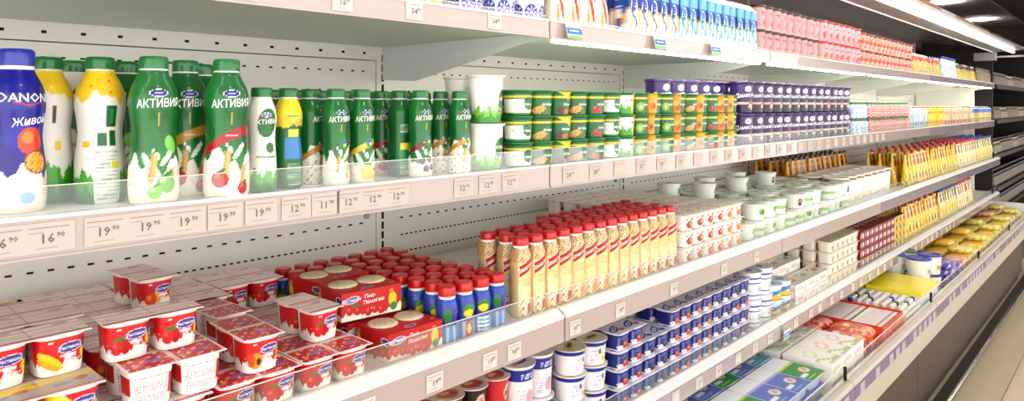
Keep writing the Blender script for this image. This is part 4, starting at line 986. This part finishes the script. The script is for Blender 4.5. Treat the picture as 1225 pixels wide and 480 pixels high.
def strp(p): [p.band(z, z+.006, '#2c4aa4') for z in (.070, .054, .012)]; p.ell(0, .034, .016, .012, '#b9c4e4'); p.ell(.004, .034, .008, .008, '#e8c23a')
st_ = cup('sour_cream_tub', .037, .042, .094, strp, '#f2f2f4', lambda p: (p.ell(0, 0, .036, .036, '#dfe3f2'), p.ell(0, 0, .028, .028, '#f6f6fa'), p.ell(0, 0, .014, .010, '#4a62b4')), '#f0f0f4', seg=48, dz=.002)
for j, y in enumerate((1.03, 1.125)):
    for i, x in enumerate((2.345, 2.437)):
        for l in range(2): put(st_, (x, y, S4+.0965*l), 0, 'white tub with blue stripes, %s stack, %s, %s' % (['left', 'right'][i], rowname(j), ['lower', 'upper'][l]), 'tub', 'blue striped tubs on the fourth shelf')
def yb(p): p.below(.022, .004, 120, '#e9c93a'); p.band(.024, .04, '#3f92cc', .2); p.ell(0, .045, .012, .006, '#f2f2f4')
ybt = cup('processed_cheese_tub', .036, .041, .054, yb, '#dcebf4', lambda p: p.ell(0, 0, .026, .018, '#8fc0e0'), '#eef2f4', seg=40, dz=.003)
for i, x in enumerate((2.53, 2.62)):
    for l in range(2): put(ybt, (x, 1.03, S4+.0565*l), 0, 'low tub with blue and yellow print, %s stack, %s' % (['left', 'right'][i], ['lower', 'upper'][l]), 'tub', 'blue and yellow tubs on the fourth shelf')
def flat(name, w_, d_, h, top, front, base, m=M_CARD, nx=16, ny=16, nz=5, taper=1.0, partn='box_body'):
    r = empty(name); mb = MB(); slab(mb, w_, d_, 0, h, top, front, base, nx, ny, nz, taper=taper); mb.build(partn, m, r); return r
def one(o):
    """a thing that is one mesh: drop the Empty"""
    c = o.children[0]; nm = o.name; c.parent = None; c.location = o.location; bpy.data.objects.remove(o); c.name = nm; return c
wp = [one(flat('curd_pack', .12, .085, .04, lambda p, c=c: (p.ell(.01, .0, .03, .014, c, .3), p.rect(-.055, -.03, -.03, .03, '#e6e2da'), p.ell(-.02, .02, .01, .006, '#8a9a5a')), lambda p, c=c: (p.rect(-.04, .02, .01, .026, c, .7), p.lines(.025, .055, .005, .035, 4, '#b0a8a0', .6)), '#f3efea')) for c in ('#d9a09a', '#e0b8a0', '#a9cfa0')]
wn = ['pinkish', 'peach', 'green']
for j, y in enumerate((1.13, 1.225, 1.32, 1.415)):
    for i, x in enumerate(np.arange(2.56, 3.02, .124)):
        for l in range(3 if j == 0 else 4): put(wp[(i+j+l) % 3], (x+random.uniform(-.001, .001), y, S4+.0405*l), random.uniform(-.012, .012), 'flat white curd pack, %s print, %s from left, %s%s' % (wn[(i+j+l) % 3], ordw(i), rowname(j), ', layer %s up' % ordw(l)), 'curd pack', 'flat white curd packs on the fourth shelf')
for i, x in enumerate(np.arange(2.735, 3.0, .124)):
    for l in range(2): put(wp[(i+l) % 3], (x, 1.03, S4+.0405*l), 0, 'flat white curd pack lying right at the ledge, %s from left, %s' % (ordw(i), ['lower', 'upper'][l]), 'curd pack', 'flat white curd packs on the fourth shelf')
cc_ = mini_cup_mesh(lambda p: (p.ell(0, .02, .010, .012, '#b9a88a'), p.rect(-.004, .004, .012, .03, '#7a6a5a')), '#efe8dc', 28, .003); cpk = pack([cc_], 2, 2, lid_white('#d8c8a0', '#c9ac6a'), '#efe7cf')
for d, y in enumerate((1.048, 1.183)):
    for i in range(3):
        for l in range(4): put(cpk, (3.125+.1335*i, y, S4+LV*l), 0, 'cream coloured cup pack, %s from left, %s%s' % (ordw(i), rowname(d), layer(l, 4)), 'yogurt pack', 'cream coloured packs on the fourth shelf')
rbx = [one(flat('glazed_curd_box', .072, .10, .042, lambda p: (p.put(p.Z < 0, '#9a1c2a'), p.ell(0, .02, .02, .014, '#ead6cf')), lambda p: (p.ell(.01, .02, .014, .012, '#f0e6de'), p.rect(-.03, -.016, .01, .034, '#d8b0a8')), '#8f1420', nz=6)),
       one(flat('glazed_curd_box', .072, .10, .042, lambda p: (p.put(p.Z < 0, '#4a2a1c'), p.ell(0, .02, .02, .014, '#f2e07a')), lambda p: (p.ell(.01, .02, .014, .012, '#4a2a1c'), p.rect(-.03, -.016, .01, .034, '#f4ecc0')), '#dcb836', nz=6))]
for j, y in enumerate((1.045, 1.152, 1.26)):
    for i, x in enumerate(np.arange(3.545, 4.35, .075)):
        q = 0 if i < 8 else 1
        for l in range(4): put(rbx[q], (x, y, S4+.0425*l), 0, 'small %s box, %s from left, %s%s' % (['dark red', 'yellow and brown'][q], ordw(i), rowname(j), layer(l, 4)), 'box', ['dark red boxes on the fourth shelf', 'yellow brown boxes on the fourth shelf'][q])
for j, y in enumerate((1.035, 1.10, 1.165)):
    prow([1, 0], 4.45, 5.30, y, S4, j, 'yellow pouches on the fourth shelf'); prow([3], 5.40, 5.90, y, S4, j, 'blue capped pouches on the fourth shelf'); prow([2], 6.0, 6.55, y, S4, j, 'cream pouches on the fourth shelf')
#GOODS3
# ---------------------------------------------------------------- bottom tray
T5 = S5+.0005
def tray(name, c, c2):
    """rounded translucent tray with a printed film lid"""
    r = empty(name); mb = MB(); pr = [(.048, 0), (.052, .003), (.055, .030), (.0585, .036), (.0600, .0375), (.0600, .039)]
    loft(mb, pr, 40, None, '#dfe4e8', 5, 1.45); mb.build('tray_body', M_PRINT, r)
    lb = MB(); slab(lb, .118, .172, .0392, .0402, lambda p: (p.put(p.Z < .02, c), p.put((p.Z > .02) & (p.Z < .03), c2), p.ell(.02, -.03, .022, .018, '#f0e6da'), p.ell(.022, -.03, .012, .010, '#d9b08a'), p.rect(-.05, -.005, -.06, -.045, '#f2f4f8'), p.rect(-.045, .01, -.075, -.07, c2)), None, '#eef0f4', 24, 34, 1)
    lb.build('film_lid', M_FOIL, r); return r
tr = [tray('spread_tray', '#6f84cc', '#b4bee4'), tray('spread_tray', '#3fa04a', '#c8dc5a'), tray('spread_tray', '#58b4c0', '#a8dcd8')]; trn = ['blue', 'green', 'turquoise']
for j, y in enumerate((.865, 1.045, 1.225)):
    for i, x in enumerate(np.arange(1.70, 2.34, .122)):
        for l in range(3): 
            q = [0, 1, 0, 2, 1, 0][(i+2*j+l) % 6]
            put(tr[q], (x, y, T5+.0405*l), random.uniform(-.008, .008), 'tray with %s film lid, %s from left, %s%s' % (trn[q], ordw(i), rowname(j), layer(l, 3)), 'spread tray', 'film lidded trays in the bottom tray')
wb = [one(flat('butter_box', .115, .165, .042, lambda p, c=c: (p.ell(.0, .01, .035, .022, c, .4), p.ell(.0, .01, .026, .014, '#f6f1ea', .4), p.put(np.abs(p.Z+.05+.02*np.sin(p.S*40)) < .008, c2_(c)), p.rect(-.04, .03, -.078, -.07, '#c9c4b8')), lambda p, c=c: (p.rect(-.03, .03, .012, .03, c, .7), p.lines(-.05, -.034, .006, .036, 4, '#b8b0a4', .7)), '#f5f1ea')) for c2_ in (lambda c: '#b9cf8a',) for c in ('#ecc4b8', '#dcc8e0', '#d6e0ae')]
for j, y in enumerate((.855, 1.03, 1.205)):
    for i, x in enumerate(np.arange(2.47, 2.72, .119)):
        for l in range(3): put(wb[(i+j+l) % 3], (x, y, T5+.0425*l), random.uniform(-.01, .01), 'flat white butter box, %s oval, %s from left, %s%s' % (['pink', 'lilac', 'green'][(i+j+l) % 3], ordw(i), rowname(j), layer(l, 3)), 'butter box', 'white butter boxes in the bottom tray')
def meat(p): p.put(np.abs(p.S) < .05, '#d8504a', .6); p.speck(np.abs(p.S) < .05, '#f0b0a0', 150, .3, 1); p.speck(np.abs(p.S) < .05, '#e2702e', 120, .9, 3); p.ell(-.01, .02, .022, .014, '#f4dcd0', .3)
mt = []
for c, e in (('#c92a2e', 0), ('#e26a30', 1)):
    r = empty('crab_stick_pack'); mb = MB(); pr = [(.050, 0), (.056, .004), (.060, .018), (.060, .028), (.054, .036), (.044, .040), (.030, .041)]
    V0 = len(mb.V); loft(mb, pr, 40, lambda p, c=c: (p.speck(p.Z > .02, '#f2cfc0', 190, .35, 2), p.speck(p.Z > .02, '#e8803a', 150, .9, 4)), c, 4, 1.3)
    mb.build('film_pack', M_BAG, r); tp = MB(); slab(tp, .056, .070, .0408, .0414, meat, None, c, 14, 14, 1); tp.build('print_patch', M_BAG, r); mt.append(r)
for j, y in enumerate((.855, 1.015, 1.175)):
    for i, x in enumerate((2.79, 2.915)):
        for l in range(3): put(mt[(i+j+l) % 2], (x, y, T5+.042*l), random.uniform(-.03, .03), 'shiny %s film pack, %s column, %s%s' % (['red', 'orange'][(i+j+l) % 2], ['left', 'right'][i], rowname(j), layer(l, 3)), 'film pack', 'red and orange film packs in the bottom tray')
m_or = solid('orange_card_box', '#e2401c'); m_boxw = solid('white_card_box', '#f0ede8'); m_yel = solid('yellow_card_box', '#f4e11c')
def openbox(name, w_, d_, h, m, pos, label, floor_=.01):
    mb = MB(); t = .003
    mb.box(-w_/2, w_/2, -d_/2, d_/2, 0, floor_).box(-w_/2, w_/2, -d_/2, -d_/2+t, floor_, h).box(-w_/2, w_/2, d_/2-t, d_/2, floor_, h).box(-w_/2, -w_/2+t, -d_/2+t, d_/2-t, floor_, h).box(w_/2-t, w_/2, -d_/2+t, d_/2-t, floor_, h)
    o = mb.build(name, m); o.location = (pos[0], pos[1], pos[2]+H); tag(o, label, 'box'); return o
openbox('display_box', .30, .40, .118, m_or, (3.145, .965, T5), 'orange red open display box holding white sticks')
stk = one(flat('cheese_stick', .016, .115, .020, lambda p: (p.rect(-.01, .01, -.045, -.03, '#c43a3a'), p.rect(-.004, .004, -.02, .04, '#d8c8c4')), lambda p: p.rect(-.004, .004, .004, .014, '#c8605a'), '#f5f1ee', nx=6, ny=12, nz=4))
stkc = 0
for j, y in enumerate((.835, .965, 1.095)):
    for i, x in enumerate(np.arange(3.015, 3.28, .0195)):
        for l in range(5):
            if l < 3 and j: continue
            if l >= 3 or True:
                put(stk, (x, y, T5+.0105+.0205*l) , random.uniform(-.02, .02), 'thin white wrapped cheese stick, %s from left, %s, %s' % (ordw(i), rowname(j), ['bottom layer', 'second layer up', 'third layer up', 'fourth layer up', 'top layer'][l]), 'cheese stick', 'white cheese sticks in the orange box')
openbox('display_box', .25, .30, .085, m_boxw, (3.475, .915, T5), 'white open box holding little coloured bottles')
lbm = [minib('vial_bottle', dots([a, '#ffffff'], b, z1=.05, th=.3), '#f1ece6', c, .105, .0168, 14, .006) for a, b, c in (('#c8a48a', '#e8dcd0', m_wht), ('#8a3a2c', '#f0e6da', m_wht), ('#3a66b0', '#e6ecf4', m_bcap), ('#6a8a3a', '#ecebd0', m_gcap))]
for j in range(8):
    for i in range(7):
        q = (i*5+j*3+i*j) % 4 if (i+j) % 3 == 0 else (i+j) % 2
        put(lbm[q], (3.372+.034*i, .792+.0345*j, T5+.0105), 0, 'tiny %s bottle in white box, %s from left, %s' % (['pale', 'brown dotted', 'blue capped', 'green capped'][q], ordw(i), rowname(j)), 'bottle', 'tiny bottles in the white open box')
yb_ = empty('yellow_topped_carton'); slab(m_ := MB(), .168, .235, 0, .105, None, lambda p: (p.rect(-.06, .05, .03, .08, '#e6e8f2'), p.rect(-.05, .02, .04, .05, '#8a92b8')), '#f2f0f2', 12, 12, 10); m_.build('carton_body', M_CARD, yb_)
MB().box(-.086, .086, -.1195, .1195, .1055, .125).build('yellow_lid', m_yel, yb_)
for i, (x, y) in enumerate(((3.71, .885), (3.887, .885), (3.71, 1.135), (3.887, 1.135))):
    put(yb_, (x, y, T5), 0, 'white carton with bright yellow lid, %s' % ['front left', 'front right', 'rear left', 'rear right'][i], 'carton', 'yellow lidded cartons in the bottom tray')
def pail(p): p.rect(-.04, .03, .02, .055, '#e0d6b4'); p.rect(-.03, -.005, .03, .05, '#8a9a7a'); p.ell(.015, .035, .014, .012, '#cf8a3a')
pls = [cup('cheese_pail', .050, .056, .098, pail, '#f1efe8', seg=56, dz=.003, lidm=m) for m in (m_bcap, m_gcap)]
for i, (x, y, c) in enumerate(((4.06, .870, 0), (4.20, .850, 0), (4.09, .995, 0), (4.23, .975, 1), (4.15, 1.115, 1))):
    for l in range(2): put(pls[c], (x, y, T5+.104*l), random.uniform(-.2, .2), 'white pail with %s lid, %s, %s' % (['blue', 'green'][c], ['front left', 'front right', 'middle left', 'middle right', 'rearmost'][i], ['lower', 'upper'][l]), 'pail', 'lidded pails in the bottom tray')
def chz(c1, c2): return lambda p: (p.ell(0, 0, .05, .03, c1, .3), p.speck(p.Z > -.03, c2, 130, .6, 1), p.rect(-.07, -.03, -.04, -.02, c2), p.ell(.03, -.02, .014, .01, '#c8402a'))
cz = []
for c, c1, c2, in (('#ecc94a', '#f4e07a', '#e0a82a'), ('#e6d27a', '#f0e6b0', '#a8a84a'), ('#e0b49a', '#f0dcc8', '#b04a3a'), ('#6a5ab0', '#b0a8e0', '#e8d8f0')):
    r = MB(); pr = [(.060, 0), (.070, .004), (.078, .014), (.078, .022), (.070, .030), (.050, .034), (.02, .035)]
    loft(r, pr, 36, chz(c1, c2), c, 3.6, .72); cz.append(r.build('sliced_cheese_pack', M_BAG))
czn = ['yellow', 'pale yellow', 'pinkish', 'violet']
for j, y in enumerate((.83, .955, 1.08, 1.205)):
    for i, x in enumerate(np.arange(4.41, 7.30, .172)):
        for l in range(3+((i*5+j*7) % 3 == 0)):
            q = 3 if (i < 2 and j == 0) else (2 if (i in (1, 2) and j < 2) or (i > 12 and (i+j+l) % 2) else (0 if i < 9 and (i+l) % 3 else 1))
            put(cz[q], (x+random.uniform(-.006, .006), y+random.uniform(-.003, .003), T5+.0355*l), random.uniform(-.10, .10), '%s film pack of sliced cheese, %s from left, %s%s' % (czn[q], ordw(i), rowname(j), ', %s from bottom' % ordw(l)), 'cheese pack', 'sliced cheese packs in the bottom tray')

# ================================================================ unlit case standing beyond the end
dk = empty('unlit_display_case', (9.1, 1.3, 0)); tag(dk, 'dark unlit shelf unit standing beyond the white case', 'display case')
m_dk = mat('dimmed_unlit_case', '#1a120e', .5, noise=.2, nscale=4); m_dk2 = mat('dimmed_shelf_edge', '#3a322c', .4, noise=.2, nscale=6)  # dimness of the unlit unit is put into these near-black colours
D0, D1 = 7.75, 10.9
part('back_panel', MB().box(D0, D1, 1.60, 1.63, .001, H+.62), m_dk, dk); part('side_panel', MB().box(D0-.02, D0, 1.05, 1.63, .001, H+.62), m_dk, dk); part('side_panel', MB().box(D1, D1+.02, 1.05, 1.63, .001, H+.62), m_dk, dk)
part('plinth', MB().box(D0, D1, .9, 1.6, .001, H-1.02), m_dk, dk); part('top_panel', MB().box(D0, D1, .9, 1.6, H+.60, H+.62), m_dk, dk)
for z in (.185, -.141, -.466, -.775, -1.0):
    s_ = part('shelf', MB().box(D0, D1, 1.02, 1.60, H+z-.02, H+z), m_dk, dk)
    part('shelf_edge', MB().box(D0, D1, 1.012, 1.02, H+z-.03, H+z+.008), m_dk2, s_)
jd = [minib('sauce_jar', dots(['#6a3a1c', '#8a6a2a'], '#20130c', z1=.1), '#24150c', m_kcap, .13, .036, 16, .01), minib('sauce_jar', dots(['#8a5a1c', '#5a6a2a'], '#2a200f', z1=.1), '#332a14', m_kcap, .13, .036, 16, .01), minib('sauce_jar', dots(['#b0a48a', '#5a6a3a'], '#2c2c22', z1=.1), '#484436', m_tan, .12, .036, 16, .01)]  # jar colours darkened as well, standing in for the missing light
for si, z in enumerate((.185, -.141, -.466, -.775, -1.0)):
    for j, y in enumerate((1.07, 1.15)):
        for i, x in enumerate(np.arange(7.82, 10.8, .105)):
            q = (i//4+si) % 3 if si < 3 else (1 if si == 3 else 1)
            put(jd[q], (x, y, z+.0005), 0, '%s jar on dark unit, %s, %s from its left, %s' % (['brown', 'olive', 'greyish'][q], ['top shelf', 'second shelf', 'third shelf', 'fourth shelf', 'lowest shelf'][si], ordw(i), rowname(j)), 'jar', 'jars on the dark unlit unit')
